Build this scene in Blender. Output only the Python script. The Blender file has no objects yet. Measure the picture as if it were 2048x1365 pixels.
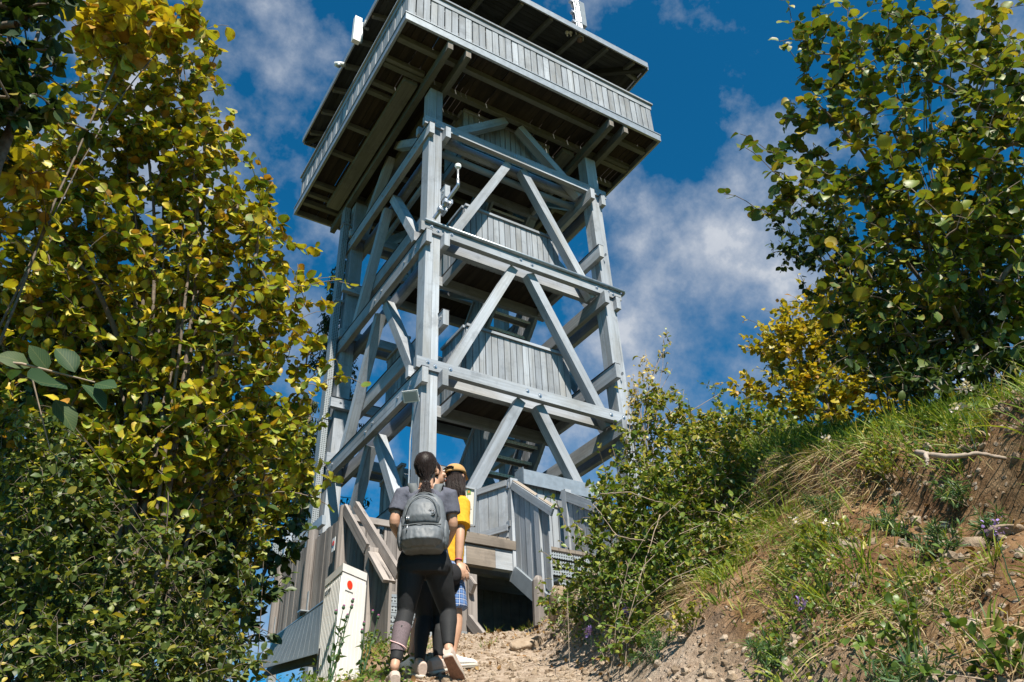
import bpy, bmesh, math, random
import numpy as np
from mathutils import Vector, Matrix
D = bpy.data
sc = bpy.context.scene
COL = sc.collection
RNG = np.random.default_rng(7)
random.seed(7)

# ------------------------------------------------------------------ camera, sky, sun, exposure
F_PX = 1652.8                                   # focal length in pixels of a 2048 px wide frame
CAM = np.array([-4.619, -9.633, -4.119])
R_ = np.array([0.8523, -0.5217, -0.0370]); U_ = np.array([-0.2615, -0.4862, 0.8338])
_c, _s = math.cos(.575), math.sin(.575)
def basis(y, p, r):
    f = np.array([math.sin(y)*math.cos(p), math.cos(y)*math.cos(p), math.sin(p)])
    ri = np.array([math.cos(y), -math.sin(y), 0.]); up = np.cross(ri, f)
    return math.cos(r)*ri+math.sin(r)*up, -math.sin(r)*ri+math.cos(r)*up, f
YAW, PITCH, ROLL = 0.575, 0.583, -0.044
R_, U_, F_ = basis(0.5752, 0.5827, -0.0443)
cam = D.cameras.new("camera"); co = D.objects.new("camera", cam); COL.objects.link(co)
cam.sensor_width = 36.0; cam.lens = F_PX/2048*36.0; cam.clip_start = .05; cam.clip_end = 3000
co.matrix_world = Matrix(((R_[0], U_[0], -F_[0], CAM[0]), (R_[1], U_[1], -F_[1], CAM[1]), (R_[2], U_[2], -F_[2], CAM[2]), (0, 0, 0, 1)))
sc.camera = co

SUN_EL = math.radians(51); SUN_DIR = np.array([-.25, -.97, 0]); SUN_DIR = SUN_DIR/np.linalg.norm(SUN_DIR)
SUN = np.array([SUN_DIR[0]*math.cos(SUN_EL), SUN_DIR[1]*math.cos(SUN_EL), math.sin(SUN_EL)])
sl = D.lights.new("sun", 'SUN'); so = D.objects.new("sun", sl); COL.objects.link(so)
sl.energy = 5.0; sl.angle = math.radians(.53); sl.color = (1, .93, .81)
so.rotation_euler = Vector(SUN).to_track_quat('Z', 'Y').to_euler()

def px_dir(x, y):
    d = (x-1024)/F_PX*R_-(y-682.5)/F_PX*U_+F_
    return d/np.linalg.norm(d)
def at(x, y, d):                                # the point seen at pixel x, y a horizontal distance d from the camera
    v = px_dir(x, y); return CAM+v*d/math.hypot(v[0], v[1])

w = D.worlds.new("World"); sc.world = w; w.use_nodes = True
nt = w.node_tree; nt.nodes.clear()
def N(t, kind, **kw):
    n = t.nodes.new(kind)
    for k, v in kw.items():
        if k == 'i':
            for a, b in v.items(): n.inputs[a].default_value = b
        else: setattr(n, k, v)
    return n
def L(t, a, b): t.links.new(a, b)
def ramp(t, stops, interp='LINEAR'):
    n = t.nodes.new('ShaderNodeValToRGB'); r = n.color_ramp; r.interpolation = interp
    while len(r.elements) < len(stops): r.elements.new(.5)
    for e, (p, c) in zip(r.elements, stops):
        e.position = p; e.color = tuple(c)+(1,) if len(c) == 3 else c
    return n
def math_(t, op, a, b=None, c=None, clamp=False):
    n = t.nodes.new('ShaderNodeMath'); n.operation = op; n.use_clamp = clamp
    for k, v in enumerate((a, b, c)):
        if v is None: continue
        if isinstance(v, (int, float)): n.inputs[k].default_value = v
        else: L(t, v, n.inputs[k])
    return n.outputs[0]
def mix(t, f, a, b, mode='MIX'):
    n = t.nodes.new('ShaderNodeMix'); n.data_type = 'RGBA'; n.blend_type = mode
    for k, v in ((0, f), (6, a), (7, b)):
        if isinstance(v, (int, float)): n.inputs[k].default_value = v
        elif isinstance(v, (tuple, list)): n.inputs[k].default_value = tuple(v)+(1,) if len(v) == 3 else v
        else: L(t, v, n.inputs[k])
    return n.outputs[2]

sky = N(nt, 'ShaderNodeTexSky', sky_type='NISHITA', sun_disc=False, sun_elevation=SUN_EL,
        sun_rotation=math.atan2(SUN[0], SUN[1]), altitude=1200, air_density=1.0, dust_density=.25, ozone_density=2.0)
tc = N(nt, 'ShaderNodeTexCoord')
def dirmask(x, y, rad_px, soft=1.0):             # soft blob of sky round one direction of the world
    v = px_dir(x, y)
    dt = N(nt, 'ShaderNodeVectorMath', operation='DOT_PRODUCT', i={1: tuple(v)}); L(nt, tc.outputs['Generated'], dt.inputs[0])
    lim = math.cos(rad_px/F_PX)
    return math_(nt, 'MULTIPLY', math_(nt, 'DIVIDE', math_(nt, 'SUBTRACT', dt.outputs['Value'], lim), 1-lim, clamp=True), soft)
mp = N(nt, 'ShaderNodeMapping', i={'Scale': (1, 1, 1.05)}); L(nt, tc.outputs['Generated'], mp.inputs[0])
nz = N(nt, 'ShaderNodeTexNoise', i={'Scale': 6.5, 'Detail': 9., 'Roughness': .60, 'Distortion': .0}); L(nt, mp.outputs[0], nz.inputs['Vector'])
nz2 = N(nt, 'ShaderNodeTexNoise', i={'Scale': 2.1, 'Detail': 3., 'Roughness': .5}); L(nt, mp.outputs[0], nz2.inputs['Vector'])
acc = None
for b in [(1430, 650, 360, .78), (1340, 120, 120, .16), (1330, 380, 190, .25), (1500, 560, 280, .42), (380, 60, 280, .34), (600, 230, 120, .24), (560, 560, 300, .42), (900, 900, 420, .40),
          (640, 420, 130, .2), (200, 300, 300, .3), (1750, 380, 200, .12), (1240, 480, 190, .22), (760, 880, 330, .38), (350, 1150, 450, .6)]:
    m = dirmask(*b); acc = m if acc is None else math_(nt, 'MAXIMUM', acc, m)
dens = math_(nt, 'ADD', math_(nt, 'ADD', math_(nt, 'MULTIPLY', nz.outputs['Fac'], 2.1), math_(nt, 'MULTIPLY', nz2.outputs['Fac'], .35)), math_(nt, 'MULTIPLY', acc, .62))
cl = ramp(nt, [(0., (0, 0, 0)), (.45, (.0, .0, .0)), (.68, (.36, .36, .36)), (.95, (.86, .86, .86)), (1., (1, 1, 1))]); L(nt, math_(nt, 'SUBTRACT', dens, .80), cl.inputs[0])
ccol = ramp(nt, [(.35, (2.6, 3.15, 4.1)), (.7, (5.2, 5.5, 6.0))]); L(nt, nz.outputs['Fac'], ccol.inputs[0])
skyc = mix(nt, 1.0, sky.outputs[0], (.07, .83, 1.10), 'MULTIPLY')
bg = N(nt, 'ShaderNodeBackground', i={'Strength': .066}); L(nt, mix(nt, cl.outputs[0], skyc, ccol.outputs[0]), bg.inputs[0])
wo = N(nt, 'ShaderNodeOutputWorld'); L(nt, bg.outputs[0], wo.inputs[0])
sc.view_settings.view_transform = 'Standard'; sc.view_settings.look = 'None'; sc.view_settings.gamma = 1; sc.view_settings.exposure = 0.9
sc.cycles.max_bounces = 6; sc.cycles.transparent_max_bounces = 8; sc.cycles.use_denoising = True; sc.cycles.caustics_reflective = False; sc.cycles.caustics_refractive = False

# ------------------------------------------------------------------ helpers
def wloc(o):
    v = np.zeros(3)
    while o is not None: v += np.array(o.location); o = o.parent
    return v
class MB:                                       # collects shapes; build() links them as ONE mesh object
    def __init__(s): s.v = []; s.f = []; s.uv = []; s.n = 0
    def add(s, V, Fs, UV=None):
        V = np.asarray(V, float); s.v.append(V)
        if UV is None: UV = V[:, :2]
        s.uv.append(np.asarray(UV, float))      # uv per vertex
        s.f += [tuple(i+s.n for i in f) for f in Fs]; s.n += len(V); return s
    def quadbox(s, bot, top, wrap=None):        # bot, top: four corners each; uv.x runs along bot->top
        r = random.random()*50
        bot = np.asarray(bot, float); top = np.asarray(top, float); Lg = np.linalg.norm(top.mean(0)-bot.mean(0))
        for k in range(4):
            a, b = bot[k], bot[(k+1) % 4]; c, d = top[(k+1) % 4], top[k]; wd = np.linalg.norm(b-a)
            s.add([a, b, c, d], [(0, 1, 2, 3)], [(r, r+k*.37), (r, r+k*.37+wd), (r+Lg, r+k*.37+wd), (r+Lg, r+k*.37)])
        s.add(bot, [(3, 2, 1, 0)], [(r, r), (r, r+.1), (r+.03, r+.1), (r+.03, r)])
        s.add(top, [(0, 1, 2, 3)], [(r, r), (r, r+.1), (r+.03, r+.1), (r+.03, r)])
        return s
    def beam(s, a, b, wd, ht, up=(0, 0, 1)):    # a squared timber from a to b, wd across, ht along up
        a = np.asarray(a, float); b = np.asarray(b, float); t = (b-a)/np.linalg.norm(b-a)
        u = np.asarray(up, float); u = u-t*(u@t); u /= np.linalg.norm(u); x = np.cross(u, t)
        o = [-x*wd/2-u*ht/2, x*wd/2-u*ht/2, x*wd/2+u*ht/2, -x*wd/2+u*ht/2]
        o = o[::-1] if np.dot(np.cross(o[1]-o[0], o[2]-o[1]), t) < 0 else o
        return s.quadbox([a+k for k in o], [b+k for k in o])
    def box(s, lo, hi, along=None):
        lo = np.array(lo, float); hi = np.array(hi, float); lo, hi = np.minimum(lo, hi), np.maximum(lo, hi); d = hi-lo
        ax = int(np.argmax(d)) if along is None else 'xyz'.index(along)
        a = (lo+hi)/2; b = a.copy(); a[ax] = lo[ax]; b[ax] = hi[ax]
        up = [0, 0, 1] if ax != 2 else [0, 1, 0]
        if ax == 0: return s.beam(a, b, d[1], d[2], up)
        if ax == 1: return s.beam(a, b, d[0], d[2], up)
        return s.beam(a, b, d[0], d[1], up)
    def tube(s, pts, rad, n=8, caps=True):
        P = np.asarray(pts, float); m = len(P); rad = np.broadcast_to(np.asarray(rad, float), (m,))
        T = np.gradient(P, axis=0); T /= np.linalg.norm(T, axis=1)[:, None]+1e-9
        ref = np.array([0, 0, 1.]) if abs(T[0, 2]) < .9 else np.array([1., 0, 0])
        V = []; UV = []; lg = 0; a0 = random.random()*9
        for i in range(m):
            x = np.cross(ref, T[i]); x /= np.linalg.norm(x)+1e-9; y = np.cross(T[i], x); ref = y if abs(T[i]@y) < .9 else ref
            if i: lg += np.linalg.norm(P[i]-P[i-1])
            for k in range(n):
                an = 2*math.pi*k/n; V.append(P[i]+rad[i]*(math.cos(an)*x+math.sin(an)*y)); UV.append((a0+lg, k/n*6.28*rad[i]+a0))
        Fs = [(i*n+k, i*n+(k+1) % n, (i+1)*n+(k+1) % n, (i+1)*n+k) for i in range(m-1) for k in range(n)]
        if caps: Fs += [tuple(range(n))[::-1], tuple((m-1)*n+k for k in range(n))]
        return s.add(V, Fs, UV)
    def disc(s, c, axis, r, th, n=14):
        c = np.asarray(c, float); ax = np.asarray(axis, float); ax /= np.linalg.norm(ax)
        return s.tube([c, c+ax*th*.5, c+ax*th], r, n)
    def ball(s, c, r, nu=12, nv=8, M=None):
        c = np.asarray(c, float); r = np.broadcast_to(np.asarray(r, float), (3,)); V = []; Fs = []
        for j in range(nv+1):
            th = math.pi*j/nv
            for i in range(nu):
                ph = 2*math.pi*i/nu; v = np.array([r[0]*math.sin(th)*math.cos(ph), r[1]*math.sin(th)*math.sin(ph), r[2]*math.cos(th)])
                V.append(c+(M@v if M is not None else v))
        for j in range(nv):
            for i in range(nu): Fs.append((j*nu+i, (j+1)*nu+i, (j+1)*nu+(i+1) % nu, j*nu+(i+1) % nu))
        return s.add(V, Fs)
    def build(s, name, m, parent=None, smooth=False, bevel=0):
        V = np.concatenate(s.v); c = (V.min(0)+V.max(0))/2 if parent is not None else np.array([V[:, 0].mean(), V[:, 1].mean(), V[:, 2].min()])
        me = D.meshes.new(name); me.from_pydata((V-c).tolist(), [], s.f)
        UV = np.concatenate(s.uv); ul = me.uv_layers.new(name="UVMap")
        li = np.zeros(len(me.loops), np.int32); me.loops.foreach_get('vertex_index', li)
        ul.data.foreach_set('uv', UV[li].astype(np.float32).ravel())
        me.materials.append(m); me.validate(); me.update()
        if smooth: me.polygons.foreach_set('use_smooth', np.ones(len(me.polygons), bool))
        o = D.objects.new(name, me); COL.objects.link(o)
        if parent is not None: o.parent = parent; c = c-wloc(parent)
        o.location = c.tolist()
        if bevel:
            b = o.modifiers.new("bevel", 'BEVEL'); b.width = bevel; b.segments = 1; b.limit_method = 'ANGLE'
        return o
def tag(o, label=None, cat=None, group=None, kind=None):
    if label: o['label'] = label
    if cat: o['category'] = cat
    if group: o['group'] = group
    if kind: o['kind'] = kind
    return o
def empty(name, loc, label=None, cat=None, group=None):
    o = D.objects.new(name, None); COL.objects.link(o); o.location = tuple(float(k) for k in loc); o.empty_display_size = .2
    return tag(o, label, cat, group)

# ------------------------------------------------------------------ materials
def mat(name):
    m = D.materials.new(name); m.use_nodes = True; t = m.node_tree; t.nodes.clear()
    o = N(t, 'ShaderNodeOutputMaterial'); b = N(t, 'ShaderNodeBsdfPrincipled'); L(t, b.outputs[0], o.inputs[0]); return m, t, b
def plain(name, c, rough=.6, metal=0., spec=.5, var=.0, scale=20., bump=0.):
    m, t, b = mat(name); b.inputs['Roughness'].default_value = rough; b.inputs['Metallic'].default_value = metal; b.inputs['Specular IOR Level'].default_value = spec
    if var or bump:
        g = N(t, 'ShaderNodeTexCoord'); z = N(t, 'ShaderNodeTexNoise', i={'Scale': scale, 'Detail': 5., 'Roughness': .6}); L(t, g.outputs['Object'], z.inputs['Vector'])
        r = ramp(t, [(.3, [k*(1-var) for k in c]), (.7, [min(1, k*(1+var)) for k in c])]); L(t, z.outputs['Fac'], r.inputs[0]); L(t, r.outputs[0], b.inputs['Base Color'])
        if bump:
            u = N(t, 'ShaderNodeBump', i={'Strength': bump, 'Distance': .01}); L(t, z.outputs['Fac'], u.inputs['Height']); L(t, u.outputs[0], b.inputs['Normal'])
    else: b.inputs['Base Color'].default_value = tuple(c)+(1,)
    return m
def wood(name, light, dark, stain, grain=1., rough=.75, knots=.5, spec=.25):
    m, t, b = mat(name); b.inputs['Roughness'].default_value = rough; b.inputs['Specular IOR Level'].default_value = spec
    uv = N(t, 'ShaderNodeUVMap', uv_map="UVMap")
    def nz(sx, sy, sc_, det=6., rg=.6):
        mp = N(t, 'ShaderNodeMapping', i={'Scale': (sx, sy, 1)}); L(t, uv.outputs[0], mp.inputs[0])
        z = N(t, 'ShaderNodeTexNoise', i={'Scale': sc_, 'Detail': det, 'Roughness': rg}); L(t, mp.outputs[0], z.inputs['Vector']); return z.outputs['Fac']
    g1 = nz(.9, 34, 1.); g2 = nz(.35, 9, 1., 4.); big = nz(.7, 2.6, 1., 5.)
    gr = ramp(t, [(.28, dark), (.62, light)]); L(t, math_(t, 'ADD', math_(t, 'MULTIPLY', g1, .55), math_(t, 'MULTIPLY', g2, .45)), gr.inputs[0])
    sr = ramp(t, [(.44, (0, 0, 0)), (.68, (.9, .9, .9))]); L(t, big, sr.inputs[0])
    c = mix(t, sr.outputs[0], gr.outputs[0], stain)
    ck = ramp(t, [(.30, (.35, .35, .35)), (.345, (1, 1, 1))]); L(t, nz(.22, 17, 1., 3., .5), ck.inputs[0])   # drying cracks
    c = mix(t, .75*grain, c, ck.outputs[0], 'MULTIPLY')
    mp = N(t, 'ShaderNodeMapping', i={'Scale': (1.7, 7.5, 1)}); L(t, uv.outputs[0], mp.inputs[0])
    vo = N(t, 'ShaderNodeTexVoronoi', i={'Scale': 1.}); L(t, mp.outputs[0], vo.inputs['Vector'])
    pg = N(t, 'ShaderNodeNewGeometry'); dz = N(t, 'ShaderNodeTexNoise', i={'Scale': 2.6, 'Detail': 9., 'Roughness': .72}); L(t, pg.outputs['Position'], dz.inputs['Vector'])
    dr = ramp(t, [(.52, (0, 0, 0)), (.66, (.55, .55, .55))]); L(t, dz.outputs['Fac'], dr.inputs[0]); c = mix(t, dr.outputs[0], c, [k*.42 for k in light])   # patches of grime
    tn = ramp(t, [(.34, (.62, .63, .64)), (.66, (1.16, 1.16, 1.15))]); L(t, nz(.13, .0, 1., 1.), tn.inputs[0]); c = mix(t, 1., c, tn.outputs[0], 'MULTIPLY')   # each board its own tone
    kr = ramp(t, [(.0, (.25, .25, .25)), (.07, (.6, .6, .6)), (.14, (1, 1, 1))]); L(t, vo.outputs['Distance'], kr.inputs[0])
    c = mix(t, knots, c, kr.outputs[0], 'MULTIPLY'); L(t, c, b.inputs['Base Color'])
    bu = N(t, 'ShaderNodeBump', i={'Strength': .45*grain, 'Distance': .006}); L(t, math_(t, 'ADD', g1, math_(t, 'MULTIPLY', ck.outputs[0], .6)), bu.inputs['Height']); L(t, bu.outputs[0], b.inputs['Normal'])
    return m
M = {}
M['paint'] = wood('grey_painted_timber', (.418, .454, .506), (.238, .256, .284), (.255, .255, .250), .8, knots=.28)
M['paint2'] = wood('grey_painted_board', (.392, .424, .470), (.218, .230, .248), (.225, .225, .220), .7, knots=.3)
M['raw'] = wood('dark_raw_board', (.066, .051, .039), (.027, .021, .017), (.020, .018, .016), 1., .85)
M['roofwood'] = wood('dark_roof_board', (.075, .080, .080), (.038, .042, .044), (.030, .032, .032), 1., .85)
M['joist'] = wood('dark_shaded_timber', (.205, .215, .212), (.115, .122, .122), (.10, .11, .10), .8)  # darker copy of the grey paint, shade of the underside put into the colour
M['weather'] = wood('weathered_bare_board', (.390, .350, .325), (.185, .160, .148), (.155, .138, .130), 1., .9, .75, .1)
M['patch'] = wood('bare_brown_timber', (.330, .280, .235), (.210, .175, .145), (.18, .15, .12), 1., .85)
M['endgrain'] = wood('end_grain', (.36, .32, .28), (.2, .17, .15), (.2, .17, .14), .6, .9)
M['zinc'] = plain('zinc_sheet', (.36, .39, .41), .42, .55, .5, .16, 9.)
M['steel'] = plain('galvanised_steel', (.42, .45, .48), .45, .7, .5, .22, 14.)
M['bolt'] = plain('bolt_steel', (.50, .52, .54), .35, .8, .5, .1, 40)
M['bitumen'] = plain('bitumen_strip', (.022, .025, .032), .6, 0, .4, .2, 20)
M['pipe'] = plain('grey_pipe', (.20, .23, .26), .5, 0, .5, .1, 8)
M['white'] = plain('white_plastic', (.78, .78, .76), .4, 0, .5, .05, 6)
M['cream'] = plain('cream_cabinet_plastic', (.80, .785, .765), .5, 0, .4, .07, 5, .05)
M['red'] = plain('red_sticker', (.75, .045, .015), .5)
M['black'] = plain('black_plastic', (.015, .015, .017), .5)
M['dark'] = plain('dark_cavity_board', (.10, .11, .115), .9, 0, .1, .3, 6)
def perforated(name, c, scale, hole):
    m, t, b = mat(name); b.inputs['Roughness'].default_value = .5; b.inputs['Metallic'].default_value = .0
    uv = N(t, 'ShaderNodeUVMap', uv_map="UVMap"); mp = N(t, 'ShaderNodeMapping', i={'Scale': (scale, scale, 1)}); L(t, uv.outputs[0], mp.inputs[0])
    sx = N(t, 'ShaderNodeSeparateXYZ'); L(t, mp.outputs[0], sx.inputs[0])
    fx = math_(t, 'ABSOLUTE', math_(t, 'SUBTRACT', math_(t, 'FRACT', sx.outputs[0]), .5)); fy = math_(t, 'ABSOLUTE', math_(t, 'SUBTRACT', math_(t, 'FRACT', sx.outputs[1]), .5))
    k = math_(t, 'LESS_THAN', math_(t, 'ADD', math_(t, 'MULTIPLY', fx, fx), math_(t, 'MULTIPLY', fy, fy)), hole)
    L(t, mix(t, k, c, (.03, .034, .038)), b.inputs['Base Color']); return m
M['perf'] = perforated('perforated_steel', (.27, .30, .32), 26., .085)
M['tread'] = perforated('sunlit_punched_steel', (.85, .84, .80), 34., .08)  # edge colour raised to stand in for sunlight on the stair treads
# ------------------------------------------------------------------ the timber tower
Z0, Z1, Z2, Z3, ZP = -.30, 2.408, 5.131, 7.762, 9.05
PW, TAU, W = .263, .0076, 4.0
def ee(z): return TAU*(z-Z2)
tower = empty('timber_lookout_tower', (2, 2, -1.75), 'tall grey timber lookout tower with open braced storeys and a roofed viewing deck', 'tower')
T = tower
def rot4(k, p):                                 # k quarter turns about the tower's middle
    x, y, z = p; x -= 2; y -= 2
    for _ in range(k): x, y = -y, x
    return (x+2, y+2, z)
# posts, each of two timbers bolted side by side
for k in range(4):
    b = MB()
    for x0, x1 in ((0, .135), (.140, PW)):
        z0, z1 = -1.72, ZP-.2
        rect = lambda z: [rot4(k, (ee(z)+x, ee(z)+y, z)) for x, y in ((x0, 0), (x1, 0), (x1, PW), (x0, PW))]
        b.quadbox(rect(z0), rect(z1))
    b.build('post', M['paint'], T, bevel=.008)
def bolts(parent, pts, axis):
    for p in pts:
        b = MB(); b.disc(p, axis, .036, .006, 16); b.disc(np.array(p)+np.array(axis)*.006, axis, .017, .016, 6); b.build('bolt', M['bolt'], parent)
HB, HA = .262, .198
def capped(name, lo, hi, along, cap=True, m='paint'):
    o = MB().box(lo, hi, along).build(name, M[m], T, bevel=.007)
    if cap:
        lo = list(lo); hi = list(hi); g = 'xyz'.index(along); s = 1-g
        a = lo[:]; c = hi[:]; a[2] = hi[2]+.002; c[2] = hi[2]+.014; a[s] -= .012; c[s] += .012
        MB().box(a, c, along).build('cap_strip', M['bitumen'], o)
    return o
for li, zk in enumerate((Z0, Z1, Z2, Z3)):
    e = ee(zk)
    for back in (0, 1):
        # beams along x: outer skin beam, inner joist
        fy = (lambda y: y) if not back else (lambda y: 4-y)
        yo0, yo1 = e-.044, e+.058
        if li > 0 or back:
            o = capped('outer_beam', (e-.115, min(fy(yo0), fy(yo1)), zk), (4.135-e, max(fy(yo0), fy(yo1)), zk+HA), 'x', bool(back))
            sgn = (0, -1, 0) if not back else (0, 1, 0)
            ys = fy(yo0)
            bolts(o, [(e+x, ys, zk+z) for x, z in ((.075, .13), (.20, .085), (.46, .11), (1.86, .11), (2.10, .085), (3.55, .1), (3.82, .11), (3.93, .08))], sgn)
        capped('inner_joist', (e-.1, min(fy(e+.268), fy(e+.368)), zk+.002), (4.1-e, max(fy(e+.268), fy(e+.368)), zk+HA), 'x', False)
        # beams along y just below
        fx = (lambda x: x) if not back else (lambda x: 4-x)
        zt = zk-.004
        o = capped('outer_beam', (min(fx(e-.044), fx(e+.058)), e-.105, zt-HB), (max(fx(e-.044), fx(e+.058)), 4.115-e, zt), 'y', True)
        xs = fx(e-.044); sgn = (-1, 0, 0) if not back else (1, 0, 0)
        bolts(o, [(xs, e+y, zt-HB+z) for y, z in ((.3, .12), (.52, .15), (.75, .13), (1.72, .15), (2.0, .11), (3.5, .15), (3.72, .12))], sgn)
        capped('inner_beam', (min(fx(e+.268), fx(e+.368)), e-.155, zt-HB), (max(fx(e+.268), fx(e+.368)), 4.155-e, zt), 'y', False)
    # half-storey frame that carries the turning landing
    if li < 3 or True:
        zm = zk+.965
        if li == 3: continue
        for back in (0, 1):
            fx = (lambda x: x) if not back else (lambda x: 4-x)
            o = capped('landing_bearer', (min(fx(e+.266), fx(e+.366)), e-.16, zm-.14), (max(fx(e+.266), fx(e+.366)), 4.16-e, zm+.14), 'y', True)
            bolts(o, [(fx(e+.266) + (.1 if back else 0), e-.08, zm+.02)], (1, 0, 0) if back else (-1, 0, 0))
        o = capped('landing_bearer', (-.13+e, 3.60-e, zm+.17), (4.13-e, 3.70-e, zm+.37), 'x', True)
        bolts(o, [(e+.06, 3.60-e, zm+.29), (e+.17, 3.60-e, zm+.24)], (0, -1, 0))
# braces: an inverted V on every face of every storey
def brace(k, a, b, wd=.165, th=.17):
    n_ = np.array(rot4(k, (2, 3, 0)))-np.array((2, 2, 0))
    MB().beam(rot4(k, a), rot4(k, b), wd, th, n_).build('diagonal_brace', M['paint'], T, bevel=.007)
for (za, zb) in ((Z0, Z1), (Z1, Z2), (Z2, Z3), (Z3, ZP+.0)):
    for k in range(4):
        drop = 0 if k % 2 == 0 else HB
        e = ee(za); tl = zb-.01-drop if zb != ZP else ZP-.05
        yb = .162+e
        brace(k, (.50+e, yb, za+(.16 if not drop else .06)), (1.80, yb+ee(zb)-e, tl))
        brace(k, (3.56-e, yb, za+(-.04 if not drop else .06)), (2.14, yb+ee(zb)-e, tl))
# landings, railings and stair flights
def boards(b, p0, p1, z0, z1, wd=.112, gap=.015, th=.024, axis=None, top=None):
    p0 = np.array(p0, float); p1 = np.array(p1, float); Lg = np.linalg.norm(p1-p0); d = (p1-p0)/Lg; nrm = np.array([-d[1], d[0]])
    n = max(1, int(round(Lg/(wd+gap)))); st = Lg/n
    for i in range(n):
        a = p0+d*(i*st+gap/2); c = p0+d*((i+1)*st-gap/2); j = random.uniform(-.003, .003)
        s0 = z0 if not callable(z0) else None
        za0, za1 = (z0(i*st/Lg), z0((i+1)*st/Lg)) if callable(z0) else (z0, z0)
        zb0, zb1 = (z1(i*st/Lg), z1((i+1)*st/Lg)) if callable(z1) else (z1, z1)
        o = nrm*th/2; k = nrm*j
        b.quadbox([(*(a-o+k), za0), (*(c-o+k), za1), (*(c+o+k), za1), (*(a+o+k), za0)], [(*(a-o+k), zb0), (*(c-o+k), zb1), (*(c+o+k), zb1), (*(a+o+k), zb0)])
def rail_panel(p0, p1, z0, z1, mname='paint2', cap=True, name='rail_panel', postm='paint'):
    b = MB(); boards(b, p0, p1, z0, z1); o = b.build(name, M[mname], T)
    if cap:
        za, zb = (z1(0), z1(1)) if callable(z1) else (z1, z1)
        MB().beam((*p0, za+.028), (*p1, zb+.028), .10, .05).build('top_rail', M['paint'], o, bevel=.006)
    return o
def deck(x0, x1, y0, y1, z, m='raw', along='y', name='landing_boards'):
    b = MB(); wd = .135; n = int((x1-x0 if along == 'y' else y1-y0)/wd)
    for i in range(n):
        g = random.choice((.004, .004, .006, .012)); o = i*wd
        if along == 'y': b.box((x0+o, y0, z), (x0+o+wd-g, y1, z+.042), 'y')
        else: b.box((x0, y0+o, z), (x1, y0+o+wd-g, z+.042), 'x')
    return b.build(name, M[m], T)
for li, zk in enumerate((Z0, Z1, Z2, Z3)):
    e = ee(zk); zf = zk+HA+.004
    y0, y1 = e+.375, 1.26
    if li:
        deck(.92, 3.08, y0-.10, y1, zf)
        MB().box((.80, 1.18, zk-.01), (3.2, 1.27, zk+HA)).build('landing_joist', M['paint2'], T)
        for xx in (.92, 3.0): MB().box((xx, y0, zk+.02), (xx+.08, 1.175, zk+HA)).build('landing_joist', M['paint2'], T)
        rail_panel((.96, y0+.03), (3.06, y0+.03), zk+.02, zk+1.34)
        rail_panel((.975, y0+.06), (.975, 1.24), zk+.05, zk+1.34); rail_panel((3.035, 1.24), (3.035, y0+.06), zk+.05, zk+1.34)
    if li < 3:
        zm = zk+1.345                           # turning landing at the back
        deck(.92, 3.08, 2.78, 3.72, zm)
        MB().box((.80, 2.76, zm-.2), (3.2, 2.86, zm-.004)).build('landing_joist', M['paint2'], T)
        rail_panel((3.06, 3.66), (.96, 3.66), zm-.15, zm+1.1); rail_panel((.96, 3.6), (.96, 2.66), zm-.1, zm+1.1); rail_panel((3.04, 2.66), (3.04, 3.6), zm-.1, zm+1.1)
        for (xa, xb, za, zb) in ((1.04, 1.96, zf+.04, zm+.04), (2.06, 3.02, zk+2.71+HA if li < 2 else Z3+HA, zm+.04)):
            # a flight between y 1.42 (front) and y 2.62 (back)
            st = empty('stair_flight', ((xa+xb)/2, 2.0, min(za, zb))); st.location = ((xa+xb)/2-2, 0.0, min(za, zb)+1.75); st.parent = T
            for xx in (xa+.03, xb-.03): MB().beam((xx, 1.26, za-.10), (xx, 2.78, zb-.10), .05, .24).build('stringer', M['pipe'], st)
            for q in range(1, 7):
                f = q/7; yy = 1.24+1.55*f; zz = za+(zb-za)*f
                t_ = MB(); t_.box((xa+.06, yy-.085, zz-.010), (xb-.06, yy+.085, zz+.010), 'x'); tr = t_.build('stair_tread', M['joist'], st)  # dark tread body, its shaded underside put into the colour
                t_ = MB(); t_.box((xa+.06, yy-.092, zz-.048), (xb-.06, yy-.087, zz+.014), 'x'); t_.box((xa+.06, yy+.087, zz-.03), (xb-.06, yy+.092, zz+.014), 'x'); t_.build('punched_edge', M['tread'], tr)
            sl = lambda f, za=za, zb=zb, o=0: za+(zb-za)*f
            for xx in ((xa-.03,) if xa < 2 else (xa-.03, xb+.03)):
                rail_panel((xx, 1.27), (xx, 2.76), lambda f: sl(f)-.22, lambda f: sl(f)+.92)
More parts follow.
